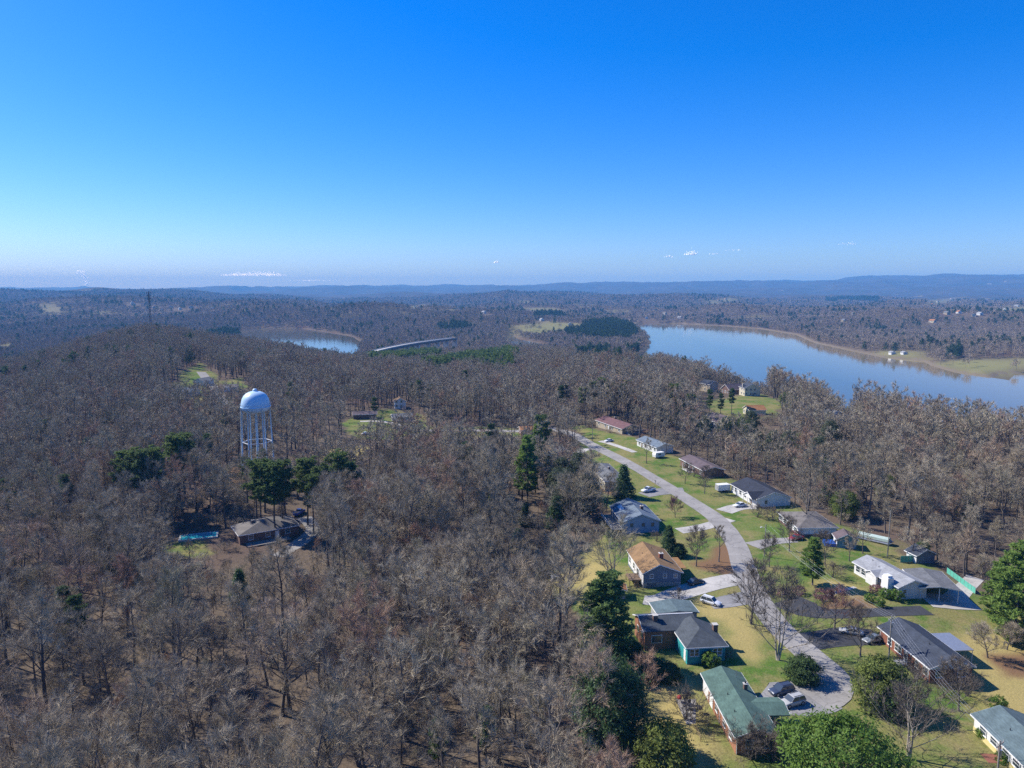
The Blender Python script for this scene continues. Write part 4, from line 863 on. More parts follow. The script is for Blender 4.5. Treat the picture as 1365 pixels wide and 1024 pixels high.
def tiny_house(px, py, wm, rm):
    g = gp(px, py); o = root('house', g, rf.uniform(-.6, .6), 'tiny pale house dotted on the wooded hills beyond the lake', 'house', 'far houses dotted on the hills')
    if (wm, rm) not in wall_me:
        wall_me[(wm, rm)] = (MB().prism([(-5, -2), (5, -2), (5, 5.2), (0, 8.6), (-5, 5.2)], 'y', -8, 8).mesh('far_wall', wm), MB().prism([(-5.6, 4.9), (0, 8.9), (5.6, 4.9), (5.6, 5.3), (0, 9.4), (-5.6, 5.3)], 'y', -8.5, 8.5).mesh('far_roof', rm), MB().box(-5.08, -5.02, -6, -4, 1, 3).box(-5.08, -5.02, -1, 1, 1, 3).box(-5.08, -5.02, 4, 6, 1, 3).box(-2, 2, -8.08, -8.02, 1, 3).mesh('far_window', 'glass'))
    a_, b2_, c2_ = wall_me[(wm, rm)]
    link(bpy.data.objects.new('wall', a_), o); link(bpy.data.objects.new('roof', b2_), o); link(bpy.data.objects.new('window', c2_), o)
    d_ = math.hypot(g.x, g.y)
    for k2 in range(4): f_ = 1 - k2 * 28 / d_; FARCLR.append((g.x * f_, g.y * f_, 26))
for px, py in [(1235, 401), (1250, 403), (1243, 407), (1262, 419), (1278, 418), (1298, 422), (1306, 420), (1243, 430), (1341, 414), (1355, 409), (1320, 411), (1125, 429), (1138, 420), (958, 401), (967, 399), (906, 425), (886, 419), (845, 421), (862, 425), (560, 409), (466, 408), (700, 422), (722, 428), (735, 424), (760, 434), (1215, 398), (1268, 399), (178, 407), (205, 411), (215, 413), (228, 411), (240, 413), (255, 411), (285, 413), (176, 405), (645, 418), (655, 424)]:
    tiny_house(px, py, rf.choice(['sid_white', 'sid_white', 'sid_cream', 'sid_tan']), rf.choice(['roof_light', 'roof_grey', 'roof_drab', 'roof_orange']))
# ------------------------------------------------------------------ water tank tower
g = gp(345, 630); zt = g.z
zd = g.y * math.cos(R(PITCH)) + (CAM_H - g.z) * math.sin(R(PITCH)); k = zd / FPX
RT = 18.3 * k; HL = 26.2 * (k / .293); o = root('water_tower', g, 0, 'pale blue water tower with domed tank on six legs in bare woods', 'water tower')
print('TOWER', g, 'zd', zd, 'R', RT, 'legs', HL)
CLEAR.append((g.x, g.y, RT + 4))
tank = MB().lathe([(.01, HL + RT * 1.12), (RT * .2, HL + RT * 1.105), (RT * .42, HL + RT * 1.05), (RT * .62, HL + RT * .95), (RT * .80, HL + RT * .78), (RT * .92, HL + RT * .55), (RT * .985, HL + RT * .27), (RT, HL), (RT * .97, HL - RT * .15), (RT * .85, HL - RT * .30), (RT * .6, HL - RT * .42), (RT * .3, HL - RT * .47), (.01, HL - RT * .48)], 48).build('tank', 'tower_blue', o, True)
MB().lathe([(RT * 1.0, HL - .1), (RT * 1.05, HL - .1), (RT * 1.05, HL + .05), (RT * 1.0, HL + .05)], 48).build('catwalk', 'tower_blue', o)
rl = MB()
for j in range(24): t = j * math.pi / 12; rl.tube([(RT * 1.045 * math.cos(t), RT * 1.045 * math.sin(t), HL + .05), (RT * 1.045 * math.cos(t), RT * 1.045 * math.sin(t), HL + 1.1)], .03, 4)
rl.lathe([(RT * 1.04, HL + 1.05), (RT * 1.05, HL + 1.05), (RT * 1.05, HL + 1.12), (RT * 1.04, HL + 1.12)], 48).build('catwalk_railing', 'tower_blue', o)
MB().lathe([(.9, HL + RT * 1.10), (.9, HL + RT * 1.10 + .6), (.5, HL + RT * 1.1 + 1.0), (.01, HL + RT * 1.1 + 1.05)], 12).build('roof_vent', 'tower_blue', o, True)
legs = []
for j in range(6):
    t = math.atan2(-g.y, -g.x) + R(-35 + 60 * j); a = Vector((RT * .96 * math.cos(t), RT * .96 * math.sin(t), HL - RT * .1)); b_ = Vector((RT * 1.10 * math.cos(t), RT * 1.10 * math.sin(t), -1.0)); legs.append((a, b_))
    MB().tube([b_, a], .26, 10).build('leg', 'tower_blue', o, True); MB().box(b_.x - .8, b_.x + .8, b_.y - .8, b_.y + .8, -1.2, .35).build('footing', 'concrete', o)
for j in range(6):
    f = .50; p = legs[j][1].lerp(legs[j][0], f); q = legs[(j + 1) % 6][1].lerp(legs[(j + 1) % 6][0], f); MB().tube([p, q], .13, 6).build('strut', 'white', o)
    for u, v in ((j, (j + 1) % 6), ((j + 1) % 6, j)):
        MB().tube([legs[u][1].lerp(legs[u][0], f), legs[v][1].lerp(legs[v][0], .97)], .025, 3).build('brace_rod', 'tower_blue', o)
lad = MB(); a_, b2_ = legs[5][1], legs[5][0]; od = Vector((a_.x, a_.y, 0)).normalized() * .5; sd_ = Vector((-od.y, od.x, 0)) * .5
for sg in (-1, 1): lad.tube([a_ + od + sd_ * sg, b2_ + od + sd_ * sg], .03, 4)
for k2 in range(40): q2 = a_.lerp(b2_, k2 / 40) + od; lad.tube([q2 - sd_, q2 + sd_], .02, 3)
lad.build('ladder', 'white', o)
MB().tube([(0, 0, -1), (0, 0, HL - RT * .45)], .48, 14).build('riser_pipe', 'tower_blue', o, True)
# ------------------------------------------------------------------ radio mast, bridge
v_ = ray(199, 400); s_ = 900 / v_.y; g = Vector((v_.x * s_, 900, 0)); g.z = h1(g.x, g.y); tp = ray(199, 388.5); Hm = CAM_H + tp.z * 900 / tp.y - g.z
print('MAST', g, Hm)
o = root('radio_mast', (g.x, g.y, h1(g.x, g.y)), 0, 'dark lattice radio mast standing on the wooded ridge', 'mast'); tri = [(math.cos(R(90 + 120 * j)), math.sin(R(90 + 120 * j))) for j in range(3)]
for j in range(3): MB().tube([(1.5 * tri[j][0], 1.5 * tri[j][1], -.5), (.55 * tri[j][0], .55 * tri[j][1], Hm)], .30, 5).build('leg', 'steel_dark', o)
lat = MB(); ns = 22
for s_ in range(ns):
    for j in range(3):
        k = (j + 1) % 3; f0, f1 = s_ / ns, (s_ + 1) / ns; r0, r1 = 1.5 - .95 * f0, 1.5 - .95 * f1
        lat.tube([(r0 * tri[j][0], r0 * tri[j][1], Hm * f0), (r1 * tri[k][0], r1 * tri[k][1], Hm * f1)], .14, 3, False)
lat.build('lattice', 'steel_dark', o)
for zz, sx in ((Hm - 1.5, 2.6), (Hm - 5, 2.2), (Hm - 9, 1.8)):
    for a in (0, 2.1, 4.2): MB().box(-.35 + sx * math.cos(a), .35 + sx * math.cos(a), -.25 + sx * math.sin(a), .25 + sx * math.sin(a), zz - 1.1, zz + 1.1).build('antenna_panel', 'steel_dark', o)
def ray_at(px, py, fwd): v = ray(px, py); s_ = fwd / v.y; return Vector((v.x * s_, v.y * s_, CAM_H + v.z * s_))
a = ray_at(500, 462.5, 1050); b_ = ray_at(606, 450.5, 1250); d = b_ - a; Lb = d.length; rz = math.atan2(d.y, d.x)
BRA, BRB = a.copy(), b_.copy(); o = root('road_bridge', (a.x, a.y, 0), rz, 'long concrete road bridge with dark girders beyond green pine hill', 'bridge'); za, zb_ = a.z, b_.z
def dk(u): return za + (zb_ - za) * u - 6 * (1 - u) ** 3
seg = 24
def beam(name, m, y0, y1, z0, z1):
    mb = MB()
    vs = []; fs = []
    for i in range(seg + 1):
        u = i / seg; vs += [(Lb * u, y0, dk(u) + z0), (Lb * u, y1, dk(u) + z0), (Lb * u, y1, dk(u) + z1), (Lb * u, y0, dk(u) + z1)]
        if i < seg: k = 4 * i; fs += [(k, k + 4, k + 5, k + 1), (k + 1, k + 5, k + 6, k + 2), (k + 2, k + 6, k + 7, k + 3), (k + 3, k + 7, k + 4, k)]
    mb.add(vs, fs).build(name, m, o)
beam('deck', 'concrete', -6, 6, -.5, 0); beam('girder', 'steel_dark', -5, -4.2, -3.4, -.5); beam('girder', 'steel_dark', 4.2, 5, -3.4, -.5); beam('parapet', 'concrete', -6.2, -5.9, -.1, 1.1); beam('parapet', 'concrete', 5.9, 6.2, -.1, 1.1)
for u in np.linspace(.1, 1.0, 8): MB().box(Lb * u - 1.1, Lb * u + 1.1, -4.6, 4.6, LAKE_Z - 3, dk(u) - 3.4).build('pier', 'concrete', o)
# ------------------------------------------------------------------ vehicles
def car(label, pa, pb, kind, pm, group=None, cat='car'):
    """pa = ground pixel under the tail, pb = under the nose"""
    A, B = gp(*pa), gp(*pb); d = B - A; rz = math.atan2(d.y, d.x); c = (A + B) / 2
    Lc, Wc, Hc = dict(sedan=(4.7, 1.8, 1.42), suv=(4.7, 1.88, 1.72), pickup=(5.6, 1.95, 1.8))[kind]
    print('CAR %-40s pixel length %.1f m' % (label[:40], d.length)); CLEAR.append((c.x, c.y, 4.0))
    o = root('pickup_truck' if kind == 'pickup' else 'car', (c.x, c.y, h1(c.x, c.y) + .09), rz, label, cat, group); hl = Lc / 2; w2 = Wc / 2
    bel = {'sedan': .88, 'suv': 1.0, 'pickup': 1.08}[kind]
    def loft(secs, nm, m, par):
        vs = []; fs = []
        for x_, hw, z0, z1 in secs: vs += [(x_, -hw * .96, z0), (x_, -hw, z0 + (z1 - z0) * .45), (x_, -hw * .93, z1 - .05), (x_, -hw * .80, z1), (x_, hw * .80, z1), (x_, hw * .93, z1 - .05), (x_, hw, z0 + (z1 - z0) * .45), (x_, hw * .96, z0)]
        for i in range(len(secs) - 1):
            for j in range(8): a0 = 8 * i + j; a1 = 8 * i + (j + 1) % 8; fs.append((a0, a0 + 8, a1 + 8, a1))
        fs += [tuple(range(8)), tuple(range(8 * len(secs) - 1, 8 * len(secs) - 9, -1))]
        return MB().add(vs, fs).build(nm, m, par, True)
    hood = bel - (.12 if kind == 'sedan' else .06)
    body = loft([(-hl, w2 * .86, .38, bel - .16), (-hl + .12, w2 * .94, .26, bel - .03), (-hl + .6, w2, .22, bel), (0, w2, .2, bel), (hl * .35, w2, .2, bel - .01), (hl * .55, w2, .22, hood), (hl - .25, w2 * .95, .26, hood - .12), (hl, w2 * .82, .36, hood - .3)], 'body', pm, o)
    if kind == 'sedan': c0, c1, r0, r1 = -hl + .75, hl * .42, -hl + 1.45, hl * .08
    elif kind == 'suv': c0, c1, r0, r1 = -hl + .15, hl * .46, -hl + .5, hl * .14
    else: c0, c1, r0, r1 = -.55, hl * .46, -.35, hl * .16
    g_ = MB(); t = .80
    vs = [(c0, -w2 * .93, bel - .02), (c1, -w2 * .93, bel - .04), (c1, w2 * .93, bel - .04), (c0, w2 * .93, bel - .02), (r0, -w2 * t, Hc - .05), (r1, -w2 * t, Hc - .05), (r1, w2 * t, Hc - .05), (r0, w2 * t, Hc - .05)]
    g_.add(vs, [(0, 1, 5, 4), (1, 2, 6, 5), (2, 3, 7, 6), (3, 0, 4, 7), (4, 5, 6, 7)]).build('window_glass', 'glass', o)
    MB().add([(r0 - .05, -w2 * t, Hc - .06), (r1 + .08, -w2 * t, Hc - .06), (r1 + .08, w2 * t, Hc - .06), (r0 - .05, w2 * t, Hc - .06), (r0 + .1, -w2 * t * .9, Hc), (r1 - .1, -w2 * t * .9, Hc), (r1 - .1, w2 * t * .9, Hc), (r0 + .1, w2 * t * .9, Hc)],
             [(0, 1, 5, 4), (1, 2, 6, 5), (2, 3, 7, 6), (3, 0, 4, 7), (4, 5, 6, 7), (3, 2, 1, 0)]).build('roof', pm, o)
    for sy in (-1, 1):
        for (xa, xb) in ((c0, r0), (c1, r1), ((c0 + c1) / 2, (r0 + r1) / 2)): MB().tube([(xa, sy * w2 * .935, bel - .03), (xb, sy * w2 * t * 1.005, Hc - .05)], .05, 4).build('pillar', pm, o)
        MB().box(hl * .40, hl * .46, sy * w2 * 1.0 - .09, sy * w2 * 1.0 + .09, bel, bel + .14).build('mirror', pm, o)
        MB().box(hl - .22, hl - .02, sy * w2 * .62 - .17, sy * w2 * .62 + .17, hood - .34, hood - .18).build('headlight', 'lamp', o)
        MB().box(-hl - .01, -hl + .1, sy * w2 * .68 - .14, sy * w2 * .68 + .14, bel - .34, bel - .14).build('taillight', 'tail', o)
        for xw in (-hl * .62, hl * .62):
            rw = .33 if kind == 'sedan' else .38; wh = MB().tube([(xw, sy * (w2 - .2), rw), (xw, sy * (w2 + .015), rw)], rw, 14).build('wheel', 'rubber', o); MB().tube([(xw, sy * (w2 + .005), rw), (xw, sy * (w2 + .03), rw)], rw * .6, 10).build('rim', 'metal', wh)
    if kind == 'pickup':
        MB().box(-hl + .1, -.6, -w2 * .8, w2 * .8, bel - .02, bel + .012).build('truck_bed', 'dark', o); MB().box(-hl + .06, -.58, -w2 * .95, -w2 * .82, bel - .1, bel + .1).box(-hl + .06, -.58, w2 * .82, w2 * .95, bel - .1, bel + .1).build('bed_side', pm, o)
    if kind == 'suv': MB().box(r0 + .2, r1 - .1, -w2 * .6, -w2 * .55, Hc, Hc + .06).box(r0 + .2, r1 - .1, w2 * .55, w2 * .6, Hc, Hc + .06).build('roof_rail', 'dark', o)
    return o
car('dark blue minivan parked beside silver one by green roof', (1058, 921), (1025, 928), 'suv', 'car_blue')
car('silver minivan parked nearest the green roofed house porch', (1073, 935), (1039, 944), 'suv', 'car_silver')
car('white suv parked by teal house garage', (938, 803), (957, 808), 'suv', 'car_white')
car('black car in shade of tan brown roofed house', (917, 781), (938, 776), 'sedan', 'car_black')
car('white pickup truck parked on grey pad near cedar', (877, 653), (851, 658), 'pickup', 'car_white', cat='pickup truck')
car('white sedan in concrete drive before dark roofed house', (998, 674), (974, 677), 'sedan', 'car_white')
car('silver green sedan parked on black drive by brick ranch', (1146, 847), (1123, 843), 'sedan', 'car_silver')
car('dark grey car at end of black drive by brick ranch', (1176, 853), (1152, 858), 'sedan', 'car_grey')
car('white car parked by the lawn at road bend', (817, 588), (806, 590), 'sedan', 'car_white')
car('red car on gravel drive under bare branches', (1072, 718), (1050, 721), 'sedan', 'car_red')
car('bright blue pickup truck beside grey roofed house in woods', (392, 690), (406, 681), 'pickup', 'car_bright', cat='pickup truck')
car('white car on far lane beside clearing houses', (268, 508), (276, 511), 'sedan', 'car_white')
car('white car far along the side road', (524, 572), (532, 573), 'sedan', 'car_white', 'white cars along the far side road')
car('white car far along the side road', (484, 580), (492, 579), 'sedan', 'car_white', 'white cars along the far side road')
# ------------------------------------------------------------------ poles and lines
TOPS = {}
def pole(key, px, py, hh, label, lamp=False, arm=True, az=0.6, xf=True):
    g = gp(px, py); o = root('utility_pole', g, az, label, 'utility pole'); MB().tube([(0, 0, -.5), (0, 0, hh)], [.16, .11], 8).build('shaft', 'woodgrey', o)
    if arm:
        MB().box(-1.2, 1.2, -.06, .06, hh - .7, hh - .56).build('crossarm', 'woodgrey', o)
        for x_ in (-1.1, -.4, .4, 1.1): MB().tube([(x_, 0, hh - .56), (x_, 0, hh - .34)], .05, 6).build('insulator', 'concrete', o)
    if xf: MB().tube([(.32, 0, hh - 2.4), (.32, 0, hh - 1.5)], .24, 10).build('transformer', 'metal', o)
    if lamp: MB().tube([(0, 0, hh - .9), (-1.4, 0, hh - .5)], .03, 5).build('lamp_arm', 'metal', o); MB().box(-1.9, -1.3, -.14, .14, hh - .58, hh - .46).build('lamp_head', 'white', o)
    c, s_ = math.cos(az), math.sin(az); TOPS[key] = [Vector((g.x + c * x_, g.y + s_ * x_, g.z + hh - .34)) for x_ in (-1.1, -.4, .4, 1.1)]
pole('a', 1019, 742, 9, 'utility pole with street lamp beside the road curve', True, False, .4, False)
pole('b', 1184, 886, 10, 'wooden utility pole with crossarm beside brick ranch front')
pole('c', 1325, 1075, 10, 'utility pole below the yellow house corner')
pole('d', 1183, 742, 13, 'tall utility pole behind pale roofed white house', arm=False, xf=False)
pole('e', 789.5, 588, 8, 'utility pole on green lawn by the road bend', arm=False, xf=False)
def wire(a, b_, sag, label, group):
    pts = []
    for i in range(13): t = i / 12; p = a.lerp(b_, t); p.z -= sag * 4 * t * (1 - t); pts.append(p)
    MB().tube(pts, .012, 4).build('power_line', 'metal', label=label, cat='wire', group=group)
for i in range(4):
    wire(TOPS['b'][i], TOPS['c'][i], 1.2, 'thin power line strung toward the yellow house', 'power lines past the brick ranch')
    wire(TOPS['a'][i] if i in (0, 3) else TOPS['a'][i] - Vector((0, 0, 1)), TOPS['b'][i], 1.6, 'thin power line strung over lawns to the lamp pole', 'power lines over the front lawns')
# ------------------------------------------------------------------ yard things
g = gp(265, 716); o = root('swimming_pool', g, .35, 'turquoise backyard pool with pale rim beside the woods house', 'pool')
MB().box(-5.6, 5.6, -2.7, 2.7, -.3, .42).build('rim', 'concrete', o); MB().box(-5.1, 5.1, -2.2, 2.2, .3, .425).build('water', 'pool', o); CLEAR.append((g.x, g.y, 9)); CLEAR.append((g.x+3, g.y-6, 7)); CLEAR.append((g.x+6, g.y-12, 6))
g = gp(963, 655); o = root('cargo_trailer', g, .25, 'white box trailer beside near black roofed house', 'trailer')
MB().box(-2.3, 2.3, -1.2, 1.2, .55, 2.7).build('box', 'white', o); MB().box(-2.36, -2.3, -1.1, 1.1, .6, 2.6).build('rear_door', 'sid_grey', o); MB().tube([(2.3, 0, .6), (3.4, 0, .55)], .06, 5).build('drawbar', 'metal', o)
for sy in (-1.25, 1.25):
    for xw in (-.5, .4): MB().tube([(xw, sy - .1, .36), (xw, sy + .1, .36)], .36, 12).build('wheel', 'rubber', o)
CLEAR.append((g.x, g.y, 4))
g = gp(878, 610); o = root('camper', g, .5, 'small pale camper parked below blue grey roofed house', 'camper')
MB().prism([(-2.6, .5), (2.3, .5), (2.6, 1.3), (2.2, 2.4), (-2.4, 2.5), (-2.7, 1.6)], 'y', -1.1, 1.1).build('body', 'white', o); MB().box(-1.2, .2, -1.14, -1.1, 1.3, 1.9).build('window', 'glass', o)
for sy in (-1.12, 1.12): MB().tube([(-.3, sy - .09, .34), (-.3, sy + .09, .34)], .34, 12).build('wheel', 'rubber', o)
g = gp(1166, 722); o = root('pontoon_boat', g, -.75, 'pale green covered pontoon boat parked on grass', 'boat')
for sy in (-1, 1): MB().tube([(-4.5, sy, .5), (3.8, sy, .5), (4.7, sy, .8)], [.38, .38, .1], 8).build('pontoon', 'metal', o)
MB().box(-4.4, 4.2, -1.3, 1.3, .88, 1.02).build('deck', 'metal', o); MB().prism([(-1.25, 1.0), (1.25, 1.0), (1.2, 1.7), (0, 2.1), (-1.2, 1.7)], 'x', -4.3, 3.9).build('cover', 'tarp_pale', o); CLEAR.append((g.x, g.y, 6))
def fence(label, pa, pb, m, hh=1.4, npn=6):
    A, B = gp(*pa), gp(*pb); d = B - A; L = math.hypot(d.x, d.y); o = root('screen_fence', A, math.atan2(d.y, d.x), label, 'fence'); sl_ = d.z / L
    for i in range(npn + 1): x_ = L * i / npn; MB().tube([(x_, 0, x_ * sl_ - .3), (x_, 0, x_ * sl_ + hh + .1)], .05, 5).build('post', 'metal', o)
    for i in range(npn):
        xa, xb = L * i / npn + .06, L * (i + 1) / npn - .06; MB().prism([(xa, xa * sl_ + .05), (xb, xb * sl_ + .05), (xb, xb * sl_ + hh), (xa, xa * sl_ + hh)], 'y', -.03, .03).build('panel', m, o)
fence('green screen fence running behind the carport', (1262, 764), (1300, 792), 'tarp_green', 1.5, 8)
fence('green screen fence behind pale roofed white house', (1200, 750), (1226, 749), 'tarp_green', 1.8, 5)
h_ = House('small dark blue shed with white end among bare trunks', (1222, 741), (1210, 735), (1245, 738), 2.4, .5, 'roof_slate', 'sid_slate', name='garden_shed', cat='shed', L=4.5)
h_._box(MB(), 'L', .5, h_.L - .5, .005, .03, -.3, 2.2).build('front_panel', 'sid_white', h_.o)
g = gp(740, 778); o = root('chicken_coop', g, .3, 'small grey raised coop at the edge of the back lawn', 'coop')
for sx in (-.9, .9):
    for sy in (-.7, .7): MB().box(sx - .06, sx + .06, sy - .06, sy + .06, -.2, .9).build('leg', 'woodgrey', o)
MB().box(-1.0, 1.0, -.8, .8, .9, 1.8).build('box', 'woodgrey', o); MB().prism([(-1.2, 1.8), (0, 2.3), (1.2, 1.8)], 'y', -1, 1).build('roof', 'metal', o)
# patio things behind the green roofed house
def local(hs, x_, y_): p = hs.a + hs.xa * x_ + hs.ya * y_; return Vector((p.x, p.y, h1(p.x, p.y)))
g = local(GREEN, -3.4, GREEN.L * .70); o = root('patio_slab', g, GREEN.rz, 'grey concrete patio slab behind green roofed house', 'patio'); MB().box(-1.6, 3.0, -4.2, 3.0, -.4, .08).build('slab', 'stonewall', o)
def grill(p, m, label):
    o = root('grill', (p.x, p.y, p.z + .08), .4, label, 'grill')
    for sx in (-.4, .4): MB().tube([(sx, 0, 0), (sx * .7, 0, .8)], .03, 5).build('leg', 'metal', o)
    MB().lathe([(.02, .62), (.35, .7), (.48, .9), (.48, .95)], 14).build('bowl', m, o, True); MB().lathe([(.48, .95), (.42, 1.15), (.2, 1.28), (.02, 1.3)], 14).build('lid', m, o, True)
grill(local(GREEN, -4.6, GREEN.L * .82), 'red', 'red kettle grill on patio behind green roofed house'); grill(local(GREEN, -2.0, GREEN.L * .63), 'dark', 'black kettle grill against brick wall of green roofed house')
p = local(GREEN, -3.2, GREEN.L * .70); o = root('patio_table', (p.x, p.y, p.z + .08), 0, 'round black patio table on slab by brick wall', 'table')
MB().lathe([(.02, .72), (.62, .72), (.62, .76), (.02, .76)], 18).build('top', 'dark', o); MB().tube([(0, 0, 0), (0, 0, .72)], .05, 6).build('pedestal', 'dark', o); MB().lathe([(.02, 0), (.34, 0), (.3, .05), (.02, .06)], 12).build('base', 'dark', o)
for k, (dx, dy) in enumerate(((1.0, .2), (-1.0, .1), (.1, 1.05), (-.1, -1.05))):
    q = p + Vector((dx, dy, 0)); az = math.atan2(-dy, -dx); o = root('patio_chair', (q.x, q.y, q.z + .08), az, 'black metal patio chair drawn up to round table', 'chair', 'patio chairs around the table')
    MB().box(-.24, .24, -.25, .25, .40, .45).build('seat', 'dark', o); MB().box(-.27, -.22, -.25, .25, .45, .95).build('backrest', 'dark', o)
    for sx in (-.2, .2):
        for sy in (-.2, .2): MB().box(sx - .02, sx + .02, sy - .02, sy + .02, 0, .4).build('leg', 'dark', o)
def wirefence(label, pts, hh=1.1):
    P = [local(GREEN, *p) for p in pts]; o = root('yard_fence', P[0], 0, label, 'fence')
    for i in range(len(P) - 1):
        n_ = max(1, int((P[i + 1] - P[i]).length / 1.6))
        for k in range(n_ + (i == len(P) - 2)): q = P[i].lerp(P[i + 1], k / n_) - P[0]; MB().tube([q - Vector((0, 0, .2)), q + Vector((0, 0, hh))], .05, 5).build('post', 'wood', o)
        for zz in (.35, .7, 1.05): MB().tube([P[i] - P[0] + Vector((0, 0, zz)), P[i + 1] - P[0] + Vector((0, 0, zz))], .028, 4).build('rail', 'wood', o)
wirefence('low dark rail fence enclosing pen by brick wall', [(.3, GREEN.L * .46), (-4.0, GREEN.L * .46), (-4.0, GREEN.L * .22), (.3, GREEN.L * .22)])
for px_, py_, lab in ((873.5, 645, 'black mailbox on post by the grey parking pad'), (1172, 858, 'dark mailbox on post near brick ranch drive')):
    g = gp(px_, py_); o = root('mailbox', g, .5, lab, 'mailbox'); MB().box(-.06, .06, -.06, .06, -.2, 1.0).build('post', 'wood', o); MB().prism([(-.14, 1.0), (.14, 1.0), (.14, 1.2), (.07, 1.3), (-.07, 1.3), (-.14, 1.2)], 'y', -.3, .3).build('box', 'dark', o)
# ------------------------------------------------------------------ yard trees and evergreens, one by one
def tree_at(key, px, py, name, label, s=1., rz=0, cat='tree', group=None, sx=None):
    if key in ('yard_mid', 'yard_big', 'yard_multi', 'yard_small'): s *= 1.15
    g = gp(px, py); CLEAR.append((g.x, g.y, 2.2)); return plant(key, (g.x, g.y, h1(g.x, g.y)), name, label, cat, group, rz, s, sx)
BT = 'bare_tree'
for a in [
    ('yard_big', 1037, 880, BT, 'large pale spreading bare tree beside the road edge', 1.05, .4), ('yard_mid', 1001, 832, BT, 'upright bare tree on lawn between road and teal house', 1.15, 1.),
    ('yard_mid', 928, 755, BT, 'small bare tree on lawn beside purple leaved shrub', .85, 2.), ('bare3', 958, 749, BT, 'thin straight bare tree on red leaf litter at roadside', .62, 0),
    ('yard_multi', 817, 783, BT, 'many stemmed bare tree above the orange roofed shed', 1.1, 2.2), ('bare0', 769, 730, BT, 'bare tree on the leaf strewn slope below blue house', .8, 1.),
    ('yard_small', 1112, 839, BT, 'pinkish budding bare tree at black drive edge', 1.1, 0), ('yard_mid', 1147, 875, BT, 'bare tree on front lawn of the brick ranch', .85, 3.),
    ('yard_mid', 1278, 948, BT, 'slim pale bare tree off the brick ranch end', .8, 4.), ('yard_round', 1317, 877, BT, 'round crowned small bare tree on rear lawn', 1.1, 0),
    ('yard_round', 1342, 866, BT, 'round crowned bare tree next to tall right hand pine', 1., 2.), ('yard_mid', 939, 658, BT, 'bare tree on lawn left of white box trailer', .8, 1.5),
    ('yard_mid', 913, 645, BT, 'forked bare sapling on verge by the straight road', .65, .5), ('bare0', 1075, 706, BT, 'tall pale bare tree behind the low hip roofed house', .95, .3),
    ('brush', 914, 960, BT, 'low wide bare bush on straw lawn by green roofed house', 1.1, 0), ('yard_big', 1212, 1012, BT, 'grey tangled bare tree below the green evergreens', .8, 1.),
    ('brush', 1000, 1012, BT, 'dark bare brush against near gable of green roofed house', 1.2, 2.), ('brush', 1030, 1015, BT, 'tangled bare thicket beside small porch corner', 1.1, 1.),
    ('bare1', 862, 618, BT, 'bare tree leaning over the pale camper', .6, 1.), ('bare4', 887, 607, BT, 'wide bare tree in front of blue grey roof', .75, 0), ('bare2', 742, 640, BT, 'dark multi stemmed bare tree before white gable', 1.1, 1.7),
    ('bare2', 760, 640, BT, 'broad dark bare tree beside dark roofed house', 1.0, 0), ('yard_mid', 1025, 756, BT, 'spreading bare sapling at gravel drive mouth', .7, 2.), ('bare4', 1060, 672, BT, 'brown bare tree behind near black roofed house', .7, 2.),
    ('yard_mid', 1052, 735, BT, 'bare tree beside the red car on gravel', .8, 2.6), ('bare5', 1132, 748, BT, 'bare tree at far end of pale roofed white house', .8, 1.1), ('bare5', 1150, 738, BT, 'bare tree between pale roof and garden shed', .9, 2.), ('yard_mid', 1100, 752, BT, 'bare tree left of pale roofed white house', .75, 4.),
    ('bare4', 1215, 748, BT, 'bare tree behind green screen fence', .7, 0), ('bare0', 1250, 752, BT, 'bare tree rising behind the open carport', .8, 2.), ('bare1', 1285, 768, BT, 'tall bare tree beside long green fence', .75, 1.), ('yard_small', 900, 690, BT, 'small bare tree on blue house front lawn', .8, 1.), ('bare3', 1120, 700, BT, 'bare tree directly behind mauve roofed shed', .7, 0),
    ('yard_small', 1245, 700, BT, 'slender bare tree behind tall utility pole', 1.2, 1), ('bare0', 985, 642, BT, 'bare brownish tree overhanging near black roof', .75, 5), ('bare5', 960, 632, BT, 'tan bare thicket tree behind weathered brown roof', .9, 0),
    ('brush', 925, 636, BT, 'low bare bush before weathered brown house', .7, 0), ('brush', 1010, 690, BT, 'brown bare hedge on lawn edge by concrete drive', .9, 0), ('brush', 1030, 694, BT, 'grey bare hedge in front of hip roofed house', .9, 1.),
    ('brush', 1110, 770, BT, 'pale green grey bush beside lone roadside pine', .8, 0), ('brush', 875, 722, BT, 'bare shrub below blue gable wall', .6, 0), ('brush', 905, 800, BT, 'bare shrub by teal house garage corner', .6, 3.),
    ('brush', 1206, 890, BT, 'bare hedge along brick ranch front', .6, 0), ('brush', 1223, 905, BT, 'bare hedge by brick ranch near corner', .6, 2.), ('brush', 1290, 928, BT, 'rust tinged brush behind the slim pale tree', .7, 2.),
    ('brush', 1258, 930, BT, 'brown shrub row on grass bank by brick ranch', .6, 1.), ('brush', 965, 878, BT, 'red brown bare shrub by chimney of green roof', .45, 0),
]: tree_at(*a)
EV = 'evergreen_tree'
